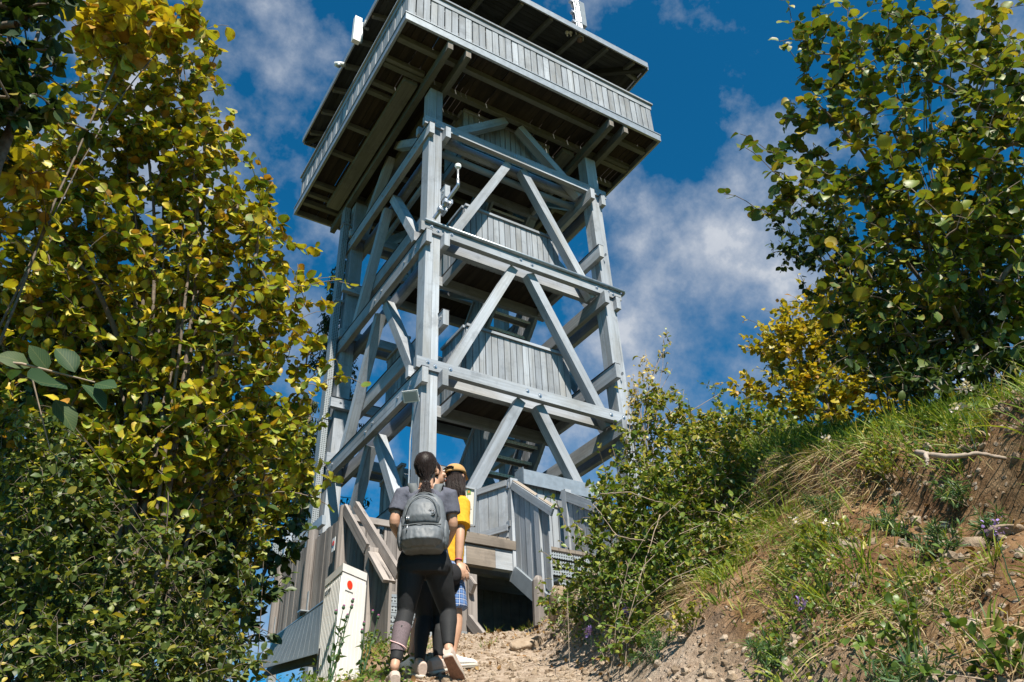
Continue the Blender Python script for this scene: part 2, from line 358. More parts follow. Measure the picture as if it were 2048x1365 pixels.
# ground-storey decks and entry
b = MB(); wd = .14
for i in range(int(2.55/wd)): b.box((.02+i*wd, -.62, -.30), (.02+(i+1)*wd-.006, 1.40, -.256), 'y')
b.build('entry_deck', M['patch'], T)
MB().box((.02, -.665, -.70), (.36, -.56, -.44), 'x').build('entry_beam', M['paint'], T)
MB().box((.364, -.668, -.70), (.79, -.56, -.443), 'x').build('entry_beam', M['patch'], T)['label'] = 'bare brown length of the entry beam'
MB().box((.794, -.665, -.70), (2.6, -.56, -.44), 'x').build('entry_beam', M['paint'], T)
MB().box((.0, -.70, -.43), (1.1, -.5, -.31), 'x').build('deck_edge_board', M['patch'], T)
for yy in (.0, .75): MB().box((.0, yy, -.56), (2.6, yy+.1, -.31), 'x').build('deck_joist', M['paint2'], T)
rail_panel((1.78, .12), (3.25, .12), -.26, .98, cap=False)
q = MB(); q.box((1.74, .02, .93), (3.28, .03, 1.16), 'x'); q.quadbox([(1.74, .02, 1.16), (3.28, .02, 1.16), (3.28, .26, 1.24), (1.74, .26, 1.24)], [(1.74, .02, 1.168), (3.28, .02, 1.168), (3.28, .26, 1.248), (1.74, .26, 1.248)]); q.box((1.735, .02, .93), (1.745, .26, 1.20)); q.build('zinc_capping', M['zinc'], T)
# entry stair towards the path: two boarded flanks, posts, treads
ES = empty('entry_stair', (0, 0, 0)); ES.parent = T; ES.location = (-.2, -3.0, .2)
def est(b, n, m='paint', bevel=.006): return b.build(n, M[m], ES, bevel=bevel)
x_ = 1.10
est(MB().box((x_-.05, -.69, -.82), (x_+.07, -.58, .60), 'z'), 'newel_post')
est(MB().box((x_-.04, -1.32, -1.35), (x_+.07, -1.21, .12), 'z'), 'newel_post')
bb = MB(); boards(bb, (x_, -.70), (x_, -1.21), lambda f: -.72-.40*f, lambda f: .52-.40*f); est(bb, 'flank_boards', 'paint2', 0)
bb = MB(); boards(bb, (x_, -1.33), (x_, -1.48), lambda f: -1.10-.12*f, lambda f: .02-.12*f); est(bb, 'flank_boards', 'paint2', 0)
est(MB().beam((x_-.035, -.70, .485), (x_-.035, -1.62, -.24), .03, .10), 'hand_board', 'paint'); est(MB().beam((x_+.02, -.70, .548), (x_+.02, -1.60, -.165), .10, .03), 'top_rail', 'patch')
est(MB().beam((x_-.03, -.66, -.74), (x_-.03, -1.36, -1.29), .05, .2), 'stringer', 'pipe')
x2 = 2.42
bb = MB(); boards(bb, (x2, -.12), (x2, -1.45), lambda f: -.35-.80*f, lambda f: .72-.80*f); est(bb, 'flank_boards', 'paint2', 0)
est(MB().beam((x2-.03, -.02, .86), (x2-.03, -1.55, -.10), .035, .14), 'hand_board'); est(MB().beam((x2-.04, -.1, -.18), (x2-.04, -1.5, -1.04), .03, .08), 'kick_board')
est(MB().box((x2-.05, -.15, -.5), (x2+.06, -.04, .90), 'z'), 'newel_post'); est(MB().box((x2-.05, -1.5, -1.5), (x2+.06, -1.39, .12), 'z'), 'newel_post')
for q in range(5):
    yy = -.78-.2*q; zz = -.46-.19*q
    t_ = MB(); t_.box((x_+.08, yy-.12, zz-.01), (x2-.06, yy+.12, zz+.01), 'x'); t_.box((x_+.08, yy-.125, zz-.07), (x2-.06, yy-.118, zz+.01), 'x'); t_.build('stair_tread', M['perf'], ES)
    MB().box((x_+.08, yy-.05, zz-.19), (x2-.06, yy-.045, zz-.08), 'x').build('stair_riser', M['zinc'], ES)
# board gate swung open beside the first newel
GT = empty('board_gate', (0, 0, 0)); GT.parent = T; GT.location = (-1.0, -2.33, 1.5)
g0, g1 = np.array([1.06, -.60]), np.array([.80, .02])
bb = MB(); boards(bb, g0, g1, -.22, .58, .15, .016); bb.build('gate_boards', M['paint2'], GT)
nn = np.array([-.92, -.39])*.035
for zz in (.545, -.10): MB().beam((*(g0+nn), zz), (*(g1+nn), zz), .03, .085).build('gate_rail', M['paint'], GT)
for zz in (.5, -.05): MB().box((1.03, -.66, zz-.04), (1.06, -.58, zz+.04)).build('hinge', M['bolt'], GT)
# the closed-in space under the entry deck
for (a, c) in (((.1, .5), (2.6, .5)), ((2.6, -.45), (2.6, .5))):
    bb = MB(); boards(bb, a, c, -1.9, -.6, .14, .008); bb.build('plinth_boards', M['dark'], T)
MB().box((.3, -.1, -1.62), (1.2, -.0, -1.5), 'x').build('sill_timber', M['paint2'], T)
# ------------------------------------------------------------------ viewing deck and roof
OV = 1.0
DK = empty('viewing_deck', (0, 0, 0)); DK.parent = T; DK.location = (0, 0, ZP+1.75)
def dk(b, n, m='paint', bevel=.006, smooth=False): return b.build(n, M[m], DK, smooth, bevel)
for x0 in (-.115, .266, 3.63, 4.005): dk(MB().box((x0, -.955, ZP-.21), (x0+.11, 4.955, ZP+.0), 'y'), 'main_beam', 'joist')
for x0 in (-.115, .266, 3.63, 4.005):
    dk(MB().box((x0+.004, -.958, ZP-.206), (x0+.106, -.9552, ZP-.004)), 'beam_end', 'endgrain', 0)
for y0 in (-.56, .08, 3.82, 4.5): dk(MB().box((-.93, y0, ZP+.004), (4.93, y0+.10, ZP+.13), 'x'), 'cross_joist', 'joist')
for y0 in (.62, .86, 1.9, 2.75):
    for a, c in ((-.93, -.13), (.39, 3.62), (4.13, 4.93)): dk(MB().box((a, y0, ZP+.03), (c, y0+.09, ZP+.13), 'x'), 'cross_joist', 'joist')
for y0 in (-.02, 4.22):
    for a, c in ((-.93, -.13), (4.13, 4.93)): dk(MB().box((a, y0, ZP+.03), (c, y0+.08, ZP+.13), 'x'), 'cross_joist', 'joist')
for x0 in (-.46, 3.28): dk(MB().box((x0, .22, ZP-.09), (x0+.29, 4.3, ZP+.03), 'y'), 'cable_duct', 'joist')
b = MB(); i = 0; x = -.94
while x < 4.93:
    wd = .118; gp = random.choice((.003, .003, .003, .009, .016)); b.box((x, -.94, ZP+.134), (x+wd-gp, 4.94, ZP+.172), 'y'); x += wd
dk(b, 'deck_boards', 'raw', 0)
for k in range(4):
    a = rot4(k, (-1.0, -1.0, 0)); c = rot4(k, (5.0, -1.0, 0)); n_ = np.array(rot4(k, (2, 3, 0)))-np.array((2, 2, 0))
    def run(z0, z1, o0, o1, nm, m, trim=0.):
        A = np.array(a)+n_*(o0+o1)/2; B = np.array(c)+n_*(o0+o1)/2; d_ = (B-A)/np.linalg.norm(B-A); cut = o0+trim
        A = A+d_*cut; B = B-d_*(o1+trim); A[2] = B[2] = (z0+z1)/2
        return dk(MB().beam(A, B, o1-o0, z1-z0), nm, m)
    run(ZP-.01, ZP+.165, 0, .05, 'fascia', 'zinc'); run(ZP+.169, ZP+.195, -.012, .12, 'fascia_capping', 'zinc')
    bb = MB(); A = np.array(a)+n_*.085; B = np.array(c)+n_*.085; d_ = (B-A)/np.linalg.norm(B-A); A = A+d_*.085; B = B-d_*.085
    Lg = np.linalg.norm(B-A); s_ = 0; j = 0
    while s_ < Lg-.1:
        wd = .128; p0 = (A+d_*s_)[:2]; p1 = (A+d_*(s_+wd))[:2]; o_ = n_[:2]*(.003 if j % 2 else -.003)
        bb.beam((*((p0+p1)/2+o_), ZP+.20), (*((p0+p1)/2+o_), ZP+1.14), wd, .022, n_); s_ += wd+(.014 if j % 2 else .030); j += 1
    pb = dk(bb, 'parapet_boards', 'paint2', 0)
    for zz in (ZP+.42, ZP+.95): MB().beam((*(A+n_*.05)[:2], zz), (*(B+n_*.05)[:2], zz), .05, .08).build('parapet_batten', M['paint2'], pb)
    run(ZP+1.145, ZP+1.185, .02, .15, 'parapet_top_rail', 'paint')
    run(ZP+1.00, ZP+1.14, .058, .071, 'parapet_rail_board', 'paint')
# hip roof with open rafters
ZE = 11.40; RT = math.tan(math.radians(17)); ro = 1.0
RF = empty('hip_roof', (0, 0, 0)); RF.parent = T; RF.location = (0, 0, ZE+1.75)
ap = (2, 2, ZE+3*RT)
for k in range(4):
    a = rot4(k, (-ro, -ro, ZE+.10)); c = rot4(k, (4+ro, -ro, ZE+.10))
    b = MB(); nb = 26                            # soffit boards run along the eave
    for i in range(nb-1):
        f0, f1 = i/nb, (i+.955)/nb
        P = lambda q, f: np.array(q)*(1-f)+(np.array(ap)+[0, 0, .10])*f
        p = [P(a, f0), P(c, f0), P(c, f1), P(a, f1)]; b.quadbox(p, [np.array(q)+[0, 0, .03] for q in p])
        Lb = np.linalg.norm(np.array(c)-np.array(a)); r = random.random()*30
        b.uv[-2] = np.array([(r, r), (r+Lb, r), (r+Lb, r+.115), (r, r+.115)])
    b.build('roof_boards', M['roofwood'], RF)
    q = MB(); p = [np.array(a)+[0, 0, .034], np.array(c)+[0, 0, .034], np.array(ap)+[0, 0, .135]]
    q.add([*p, *[t_+[0, 0, .03] for t_ in np.array(p)]], [(0, 2, 1), (3, 4, 5), (0, 1, 4, 3), (1, 2, 5, 4), (2, 0, 3, 5)]); q.build('roof_sheet', M['zinc'], RF)
    n_ = np.array(rot4(k, (2, 3, 0)))-np.array((2, 2, 0)); A = np.array(a)-n_*.03; C_ = np.array(c)-n_*.03
    A[2] = C_[2] = ZE+.085; MB().beam(A, C_, .03, .17).build('eave_fascia', M['zinc'], RF, bevel=.004)
    for i in range(8):
        f = (i+.5)/8; s_ = -ro+6*f; up = min(f, 1-f)*2*.93
        p0 = np.array(rot4(k, (s_, -ro+.02, ZE+.04))); p1 = np.array(rot4(k, (s_, -ro+3*up, ZE+.04+3*up*RT))); 
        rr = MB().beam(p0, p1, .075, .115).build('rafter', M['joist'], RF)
        d_ = (p1-p0)/np.linalg.norm(p1-p0); MB().beam(p0-d_*.004, p0-d_*.0005, .07, .11).build('rafter_end', M['patch'], rr)
    MB().beam(np.array(rot4(k, (-ro+.03, -ro+.03, ZE+.02))), np.array(ap)+[0, 0, -.06], .09, .15).build('hip_rafter', M['roofwood'], RF)
for k in range(4):
    MB().box(np.array(rot4(k, (.05, .05, ZP+.175))), np.array(rot4(k, (.21, .21, ZE+.45))), 'z').build('roof_post', M['paint'], RF)
    a = rot4(k, (.21, .09, 0)); c = rot4(k, (3.79, .17, 0)); lo = np.minimum(a, c); hi = np.maximum(a, c); lo[2] = ZE+.17; hi[2] = ZE+.33
    MB().box(lo, hi).build('wall_plate', M['paint2'], RF)
b = MB()
for (p, q) in (((1, 1), (3, 1)), ((3, 1), (3, 3)), ((3, 3), (1, 3)), ((1, 3), (1, 1))): boards(b, p, q, ZP+.18, ZE+.72, .13, .006)
b.build('stair_housing', M['paint2'], T)
# pipes
p_ = MB(); p_.tube([(-.06, -.075, Z2+HA+.012), (2, -.075, Z2+HA+.014), (4.2, -.075, Z2+HA+.012)], .030, 10); p_.tube([(4.2, -.075, Z2+HA+.012), (4.215, -.03, Z2+HA+.0), (4.215, .2, Z2+HA)], .030, 10); p_.build('gutter_pipe', M['steel'], T, True)
p_ = MB(); p_.tube([(.45, .44, Z3-.12), (2, .44, Z3-.13), (3.55, .44, Z3-.12)], .07, 12); p_.build('drain_pipe', M['pipe'], T, True)
p_ = MB(); p_.tube([(.44, .45, Z3-.42), (.44, 2, Z3-.43), (.44, 3.4, Z3-.42)], .055, 12); p_.build('drain_pipe', M['pipe'], T, True)
# perforated cable tray up the left post
for (z0, z1) in ((-.6, Z1), (Z1+.01, Z2), (Z2+.01, Z3), (Z3+.01, 8.7)):
    b = MB(); o0, o1 = ee(z0), ee(z1)
    for (x0, x1, y0, y1) in ((-.20, -.195, 3.82, 4.02), (-.20, -.08, 3.815, 3.82), (-.20, -.08, 4.02, 4.025)):
        b.quadbox([(x0+o0, y0, z0), (x1+o0, y0, z0), (x1+o0, y1, z0), (x0+o0, y1, z0)], [(x0+o1, y0, z1), (x1+o1, y0, z1), (x1+o1, y1, z1), (x0+o1, y1, z1)])
    b.build('cable_tray', M['perf'], T)
for zz in (.75, 3.35, 6.1, 8.2):
    MB().box((-.22+ee(zz), 3.80, zz), (-.03+ee(zz), 3.99, zz+.05)).build('tray_bracket', M['steel'], T)
# ------------------------------------------------------------------ ground
HR = np.array([_c, -_s]); HF = np.array([_s, _c])    # level right and level forward of the path
def vnoise(x, y, seed=0):
    xi = np.floor(x).astype(np.int64); yi = np.floor(y).astype(np.int64); fx = x-xi; fy = y-yi; fx = fx*fx*(3-2*fx); fy = fy*fy*(3-2*fy)
    def hsh(a, b):
        h = (a*374761393+b*668265263+seed*974711) & 0xffffffff; h = ((h ^ (h >> 13))*1274126177) & 0xffffffff; return ((h ^ (h >> 16)) & 0xffff)/65535.
    return (hsh(xi, yi)*(1-fx)+hsh(xi+1, yi)*fx)*(1-fy)+(hsh(xi, yi+1)*(1-fx)+hsh(xi+1, yi+1)*fx)*fy
def fbm(x, y, o=4, seed=0):
    r = 0; a = .5
    for k in range(o): r = r+a*(vnoise(x*2**k, y*2**k, seed+k)-.5); a *= .5
    return r
def sstep(a, b, x): t = np.clip((x-a)/(b-a), 0, 1); return t*t*(3-2*t)
def ground_h(u, v):                              # height above the camera at u forward, v right
    u = np.asarray(u, float); v = np.asarray(v, float)
    pk = np.interp(u, [-60, -5, 0, 5.7, 9.0, 10.5, 16, 30, 80], [-9, -2.6, -.80, 1.13, 2.24, 2.42, 2.45, 1.0, -9])
    ve = np.interp(u, [0, 2, 5.7, 9, 10, 14], [.95, .72, .26, -.02, .1, 3.])
    d = v-ve+.35*fbm(u*.9, v*.9, 3, 3)
    top = np.interp(u, [0, 3, 4.3, 7.0, 8.6, 9.8, 11.5], [1.2, 1.36, 1.52, 1.62, 1.42, .75, .0])
    bank = np.interp(d, [-9, 0, .12, .5, 1.0, 1.34, 1.47, 1.62, 2.1, 6, 30], [0, 0, .07, .50, .92, 1.10, 1.46, 1.57, 1.66, 2.3, 2.6])/1.65*top
    lft = np.where(v < -1.45, (v+1.45)*np.interp(u, [0, 4, 6, 8], [.42, .45, .6, .8]), 0); lft = np.maximum(lft, -3.2)
    rough = sstep(.05, .5, d)*(1-.55*sstep(1.8, 2.6, d))
    n = fbm(u*2.2, v*2.2, 4, 11)*.38*rough+fbm(u*7, v*7, 3, 21)*.17*rough+fbm(u*1.5, v*1.5, 4, 31)*.07+fbm(u*12, v*12, 3, 5)*.030
    far = np.maximum(0, np.hypot(u-8, v)-30); far2 = -np.minimum(far*.12, 25)
    return pk+bank+lft+n+far2
def ground(u, v): p = CAM[:2]+np.multiply.outer(u, HF)+np.multiply.outer(v, HR); return np.concatenate([p, (ground_h(u, v)+CAM[2])[..., None]], -1)
def uv_of(p): q = np.asarray(p)[..., :2]-CAM[:2]; return q@HF, q@HR
def ground_z(x, y): u, v = uv_of(np.array([x, y])); return float(ground_h(u, v))+CAM[2]
def axis_(lo, hi, st, far):
    m = list(np.arange(lo, hi+1e-6, st)); a = []; s = st; x = hi
    while x < far: s *= 1.35; x += s; a.append(x)
    bb = []; s = st; x = lo
    while x > -far: s *= 1.35; x -= s; bb.append(x)
    return np.array(bb[::-1]+m+a)
gu = axis_(.6, 10.5, .042, 900); gv = axis_(-2.6, 4.6, .042, 900)
G = ground(*np.meshgrid(gu, gv, indexing='ij')) if False else None
UU, VV = np.meshgrid(gu, gv, indexing='ij'); uf, vf = UU.ravel(), VV.ravel()
pts = np.concatenate([CAM[:2]+uf[:, None]*HF+vf[:, None]*HR, (ground_h(uf, vf)+CAM[2])[:, None]], 1)
nu_, nv_ = UU.shape; ii = np.arange(nu_*nv_).reshape(nu_, nv_)
fc = np.stack([ii[:-1, :-1].ravel(), ii[:-1, 1:].ravel(), ii[1:, 1:].ravel(), ii[1:, :-1].ravel()], 1)[:, ::-1]
def mesh_np(name, V, Fq, m, parent=None, smooth=True, uv=None, attrs=None, origin=None):
    V = np.asarray(V, np.float32); k = Fq.shape[1]; c = np.zeros(3) if origin is None else np.asarray(origin, float)
    me = D.meshes.new(name); me.vertices.add(len(V)); me.vertices.foreach_set('co', (V-c).astype(np.float32).ravel())
    me.loops.add(Fq.size); me.loops.foreach_set('vertex_index', Fq.astype(np.int32).ravel())
    me.polygons.add(len(Fq)); me.polygons.foreach_set('loop_start', np.arange(0, Fq.size, k, dtype=np.int32)); 
    me.polygons.foreach_set('use_smooth', np.full(len(Fq), smooth))
    me.update(calc_edges=True)
    if uv is not None:
        ul = me.uv_layers.new(name="UVMap"); ul.data.foreach_set('uv', np.asarray(uv, np.float32)[Fq.ravel()].ravel())
    for n, a in (attrs or {}).items():
        at_ = me.attributes.new(n, 'FLOAT', 'POINT'); at_.data.foreach_set('value', np.asarray(a, np.float32))
    me.materials.append(m); o = D.objects.new(name, me); COL.objects.link(o)
    if parent is not None: o.parent = parent; c = c-wloc(parent)
    o.location = c.tolist(); return o
def soil():
    m, t, b = mat('bare_soil_and_limestone'); b.inputs['Roughness'].default_value = .95; b.inputs['Specular IOR Level'].default_value = .1
    g = N(t, 'ShaderNodeNewGeometry')
    def nz(s, d=6., r=.6, dist=0.):
        z = N(t, 'ShaderNodeTexNoise', i={'Scale': s, 'Detail': d, 'Roughness': r, 'Distortion': dist}); L(t, g.outputs['Position'], z.inputs['Vector']); return z.outputs['Fac']
    a = ramp(t, [(.30, (.105, .058, .029)), (.5, (.245, .142, .072)), (.72, (.37, .25, .145))]); L(t, nz(3.2, 9, .66), a.inputs[0])
    vo = N(t, 'ShaderNodeTexVoronoi', i={'Scale': 26., 'Randomness': 1.}); L(t, g.outputs['Position'], vo.inputs['Vector'])
    pb = ramp(t, [(.0, (1, 1, 1)), (.22, (1, 1, 1)), (.34, (0, 0, 0))]); L(t, vo.outputs['Distance'], pb.inputs[0])
    sel = ramp(t, [(.48, (0, 0, 0)), (.6, (1, 1, 1))]); L(t, nz(5.5, 4), sel.inputs[0])
    pc = ramp(t, [(.0, (.20, .15, .11)), (.6, (.38, .31, .24)), (1., (.50, .44, .37))]); L(t, vo.outputs['Color'], pc.inputs[0])
    c = mix(t, math_(t, 'MULTIPLY', pb.outputs[0], sel.outputs[0]), a.outputs[0], pc.outputs[0])
    dk_ = ramp(t, [(.36, (.42, .36, .32)), (.56, (1, 1, 1))]); L(t, nz(11, 6, .7), dk_.inputs[0]); c = mix(t, .8, c, dk_.outputs[0], 'MULTIPLY')
    at_ = N(t, 'ShaderNodeAttribute', attribute_name='path'); pale = ramp(t, [(.3, (.25, .185, .135)), (.55, (.40, .32, .25)), (.75, (.52, .45, .37))]); L(t, nz(14, 8, .68), pale.inputs[0])
    c = mix(t, at_.outputs['Fac'], c, pale.outputs[0])
    tu = N(t, 'ShaderNodeAttribute', attribute_name='turf'); gc = ramp(t, [(.35, (.045, .050, .014)), (.65, (.12, .115, .04))]); L(t, nz(9, 6), gc.inputs[0])
    c = mix(t, tu.outputs['Fac'], c, gc.outputs[0]); L(t, c, b.inputs['Base Color'])
    h = math_(t, 'ADD', math_(t, 'MULTIPLY', nz(30, 8, .7), 1.), math_(t, 'MULTIPLY', pb.outputs[0], .5))
    u = N(t, 'ShaderNodeBump', i={'Strength': .9, 'Distance': .03}); L(t, h, u.inputs['Height']); L(t, u.outputs[0], b.inputs['Normal']); return m
M['soil'] = soil()
ve_ = np.interp(uf, [0, 2, 5.7, 9, 10, 14], [.95, .72, .26, -.02, .1, 3.]); dd_ = vf-ve_
pathw = sstep(-1.5, -1.0, dd_)*(1-sstep(.25, .6, dd_))*(1-sstep(9.6, 11, uf)); pathw = np.clip(pathw+.5*(fbm(uf*3, vf*3, 3, 44))*(pathw > .02), 0, 1)
rockw = sstep(6.3, 7.3, uf)*(1-sstep(9.2, 9.8, uf))*sstep(.0, .2, dd_)*(1-sstep(1.0, 1.4, dd_))*.8; pathw = np.maximum(pathw, rockw)
turfw = np.maximum(sstep(1.6, 2.3, dd_), 1-sstep(-2.1, -1.3, dd_)); turfw = np.where(uf > 9.8, .9, turfw); turfw = np.clip(turfw+.6*fbm(uf*2, vf*2, 3, 8), 0, 1)  # past the crest, turf is added to darken ground and cut bounce light
tag(mesh_np('ground', pts, fc, M['soil'], attrs={'path': pathw, 'turf': turfw}), kind='structure')

# ------------------------------------------------------------------ weathered stair and foot bridge at the left of the tower
BR = empty('weathered_foot_bridge', (-.7, 0, -1.9), 'weathered bare board stair and foot bridge with steel beams below, beside the tower', 'foot bridge')
xL = -1.20
def br(b, n, m='weather', bevel=.005, parent=None): return b.build(n, M[m], parent or BR, bevel=bevel)
rnd_top = lambda f: -.19+.02*math.sin(f*23)+random.uniform(-.015, .015)
b = MB(); boards(b, (xL, 1.98), (xL, -.62), -1.17, lambda f: -.185-.075*f+random.uniform(-.012, .012), .105, .006, .03); br(b, 'side_boards', 'weather', 0)
for yy in (1.9, .62, -.50):
    c = MB(); c.tube([(xL-.03, yy, -1.2), (xL-.03, yy, -.45), (xL-.03, yy, -.10 if yy > -.4 else -.17)], [.075, .075, .07], 10); br(c, 'bridge_post', 'weather', 0)
b = MB(); boards(b, (xL, -.62), (xL, -1.36), lambda f: -1.22-.55*f, lambda f: -.30-.70*f, .10, .006, .03); br(b, 'flank_boards', 'weather', 0)
b = MB(); boards(b, (xL, -1.36), (xL, -1.90), lambda f: -2.1-.2*f, lambda f: -.98-.45*f, .10, .006, .03); br(b, 'flank_boards', 'weather', 0)
br(MB().box((xL-.065, -1.44, -2.5), (xL+.065, -1.31, -.98), 'z'), 'stair_post')
br(MB().beam((xL-.06, -.55, -.22), (xL-.06, -1.33, -.97), .035, .12), 'hand_board'); br(MB().beam((xL+.06, -.62, -.18), (xL+.06, -1.95, -1.42), .05, .10), 'hand_rail')
br(MB().beam((xL-.02, -1.44, -1.05), (xL-.02, -1.9, -1.49), .14, .035), 'hand_board')
xr = .02
br(MB().box((xr-.06, -1.42, -2.4), (xr+.06, -1.30, -1.10), 'z'), 'stair_post'); br(MB().beam((xr-.03, -.72, -.52), (xr-.03, -1.5, -1.30), .045, .13), 'hand_board')
br(MB().box((xr-.13, -1.40, -1.75), (xr-.065, -1.33, -1.18), 'z'), 'stair_post'); br(MB().beam((xr-.05, -1.42, -1.62), (xr-.05, -1.86, -2.0), .05, .11), 'hand_board')
# end wall with a small cut-out
b = MB(); Y = -.26
edges = [-1.12, -.98, -.84, -.70, -.56, -.42, -.28, -.14, 0.]
for i in range(8):
    x0, x1 = edges[i]+.004, edges[i+1]-.005; zt = -.15+random.uniform(-.012, .012)
    if i == 3:
        b.box((x0, Y, -1.17), (x1, Y+.03, -.42), 'z'); b.box((x0, Y, -.23), (x1, Y+.03, zt), 'z'); b.box((x0, Y, -.42), (x0+.03, Y+.03, -.23), 'z'); b.box((x1-.03, Y, -.42), (x1, Y+.03, -.23), 'z')
    else: b.box((x0, Y, -1.17), (x1, Y+.03, zt), 'z')
br(b, 'end_wall_boards', 'weather', 0)
br(MB().box((-1.1, Y-.035, -.24), (.0, Y-.002, -.16), 'x'), 'wall_batten')
c = MB(); c.ball((-.63, Y+.05, -.36), (.045, .02, .05), 10, 6); c.ball((-.63, Y+.05, -.29), (.03, .02, .035), 10, 6); br(c, 'owl_cut_out', 'dark', 0)
b = MB()
for i in range(14): b.box((xL+.04, -.6+i*.19, -1.19), (-.02, -.6+i*.19+.18, -1.155), 'x')
br(b, 'deck_boards', 'weather', 0)
for q in range(5):
    yy = -.72-.2*q; zz = -1.28-.165*q
    t_ = MB(); t_.box((xL+.07, yy-.12, zz-.01), (xr-.09, yy+.12, zz+.01), 'x'); t_.box((xL+.07, yy-.126, zz-.085), (xr-.09, yy-.12, zz+.01), 'x'); br(t_, 'stair_tread', 'perf', 0)
    br(MB().box((xL+.07, yy-.13, zz-.02), (xr-.09, yy-.127, zz+.012), 'x'), 'tread_edge', 'zinc', 0)
def ibeam(x, y0, y1, zt, h=.14, wd=.12):
    b = MB(); b.box((x-wd/2, y0, zt-.012), (x+wd/2, y1, zt), 'y'); b.box((x-wd/2, y0, zt-h), (x+wd/2, y1, zt-h+.012), 'y'); b.box((x-.006, y0, zt-h+.012), (x+.006, y1, zt-.012), 'y'); return b
br(ibeam(xL, -.62, 2.05, -1.20), 'steel_beam', 'steel', 0); br(ibeam(-.12, -.62, 2.05, -1.20), 'steel_beam', 'steel', 0)
for yy in (.55, 1.85):
    b = MB(); b.box((xL-.14, yy-.06, -1.185), (xL+.1, yy+.06, -1.17)); b.box((xL-.16, yy-.055, -1.50), (-.05, yy-.045, -1.345), 'x'); b.box((xL-.16, yy-.06, -1.355), (-.05, yy+.06, -1.343), 'x'); b.box((xL-.16, yy-.06, -1.512), (-.05, yy+.06, -1.50), 'x'); br(b, 'cross_beam', 'steel', 0)
    MB().box((xL-.055, yy-.05, -1.18), (xL-.045, yy+.05, -.93), 'z').build('bracket_plate', M['zinc'], BR)
for yy in (-.3, 1.7):
    br(MB().box((xL-.08, yy, -3.2), (xL+.02, yy+.1, -1.35), 'z'), 'bridge_leg', 'steel', 0)
br(MB().box((xL-.075, -.36, -.68), (xL-.066, -.26, -.51), 'z'), 'marker_plate', 'white', 0)['label'] = 'small white plate with a red mark'
MB().tube([(xL-.078, -.31, -.58), (xL-.08, -.31, -.58)], .032, 12).build('marker_dot', M['red'], BR)
# sloping mesh cover under the bridge
p00, p01, p11, p10 = at(512, 1340, 10.2), at(648, 1302, 8.9), at(650, 1208, 8.9), at(560, 1268, 10.2)
gr = empty('mesh_cover', (p00+p11)/2, 'grey steel mesh cover sloping down under the foot bridge, behind the cream cabinet', 'mesh cover')
b = MB()
for i in range(31):
    f = i/30; b.beam(p00*(1-f)+p10*f, p01*(1-f)+p11*f, .012, .02)
b.build('mesh_bars', M['pipe'], gr)
b = MB()
for i in range(15):
    f = i/14; b.beam(p00*(1-f)+p01*f, p10*(1-f)+p11*f, .008, .014)
b.build('cross_bars', M['pipe'], gr)
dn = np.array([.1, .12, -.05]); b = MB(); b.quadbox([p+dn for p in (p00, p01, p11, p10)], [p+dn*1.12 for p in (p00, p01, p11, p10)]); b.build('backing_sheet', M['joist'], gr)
# steel access frame behind
fr = empty('steel_access_frame', at(590, 1130, 12.5)-np.array([0, 0, .7]), 'perforated grey steel access frame half hidden behind the weathered boards', 'steel frame')
b = MB(); a = at(548, 1075, 12.6); c = at(590, 1070, 12.4); b.quadbox([a-[0, 0, .62], c-[0, 0, .62], c-[0, -.02, .62], a-[0, -.02, .62]], [a, c, c+[0, .02, 0], a+[0, .02, 0]]); b.build('perforated_panel', M['perf'], fr)
q_ = at(578, 1062, 12.2); MB().box(q_-[.05, .05, .8], q_+[.05, .05, .05], 'z').build('frame_post', M['steel'], fr)
MB().beam(at(590, 1090, 12.2), at(648, 1040, 11.4), .06, .14).build('channel_beam', M['zinc'], fr); MB().beam(at(592, 1100, 12.2), at(582, 1140, 12.2), .025, .025).build('strut', M['steel'], fr)

# ------------------------------------------------------------------ cream cabinet
cb = np.array([at(680, 1352, 6.05)[0], at(680, 1352, 6.05)[1]]); cz = CAM[2]+1.12
CA = empty('utility_cabinet', (*cb, cz), 'cream ribbed plastic utility cabinet with a red dot, leaning beside the path', 'cabinet')
nearc = at(667, 1330, 6.0); far_l = at(632, 1345, 6.38); far_r = at(720, 1300, 6.22)
n2, l2, r2 = nearc[:2], far_l[:2], far_r[:2]; back = l2+r2-n2
zb, zt = CAM[2]+.85, at(720, 1128, 6.0)[2]
lean = (at(721, 1128, 6.0)-np.array([*n2, 0]))[:2]*.0+np.array([.012, -.008])
def ring(z, o=0.):
    ctr = (n2+l2+r2+back)/4; f = (z-zb)/(zt-zb); return [(*(ctr+(p-ctr)*(1+o)+lean*f), z) for p in (n2, r2, back, l2)]
b = MB(); b.quadbox(ring(zb), ring(zt-.06)); b.build('cabinet_body', M['cream'], CA, bevel=.012)
b = MB(); b.quadbox(ring(zt-.056, .03), ring(zt, .03)); b.build('cabinet_lid', M['cream'], CA, bevel=.01)
b = MB(); b.quadbox(ring(zb-.25, .02), ring(zb+.08, .02)); b.build('cabinet_plinth', M['pipe'], CA)
def panelribs(pa, pb, n, nm, wdf, zlo, zhi, outn):
    b = MB()
    for i in range(n):
        f0 = (i+.5-wdf/2)/n; f1 = (i+.5+wdf/2)/n; o = np.array(outn)*.007
        A0, A1 = np.array(pa)*(1-f0)+np.array(pb)*f0, np.array(pa)*(1-f1)+np.array(pb)*f1
        k = lambda z: lean*((z-zb)/(zt-zb))
        b.quadbox([(*(A0+k(zlo)), zlo), (*(A0+o+k(zlo)), zlo), (*(A1+o+k(zlo)), zlo), (*(A1+k(zlo)), zlo)], [(*(A0+k(zhi)), zhi), (*(A0+o+k(zhi)), zhi), (*(A1+o+k(zhi)), zhi), (*(A1+k(zhi)), zhi)])
    b.build(nm, M['cream'], CA)
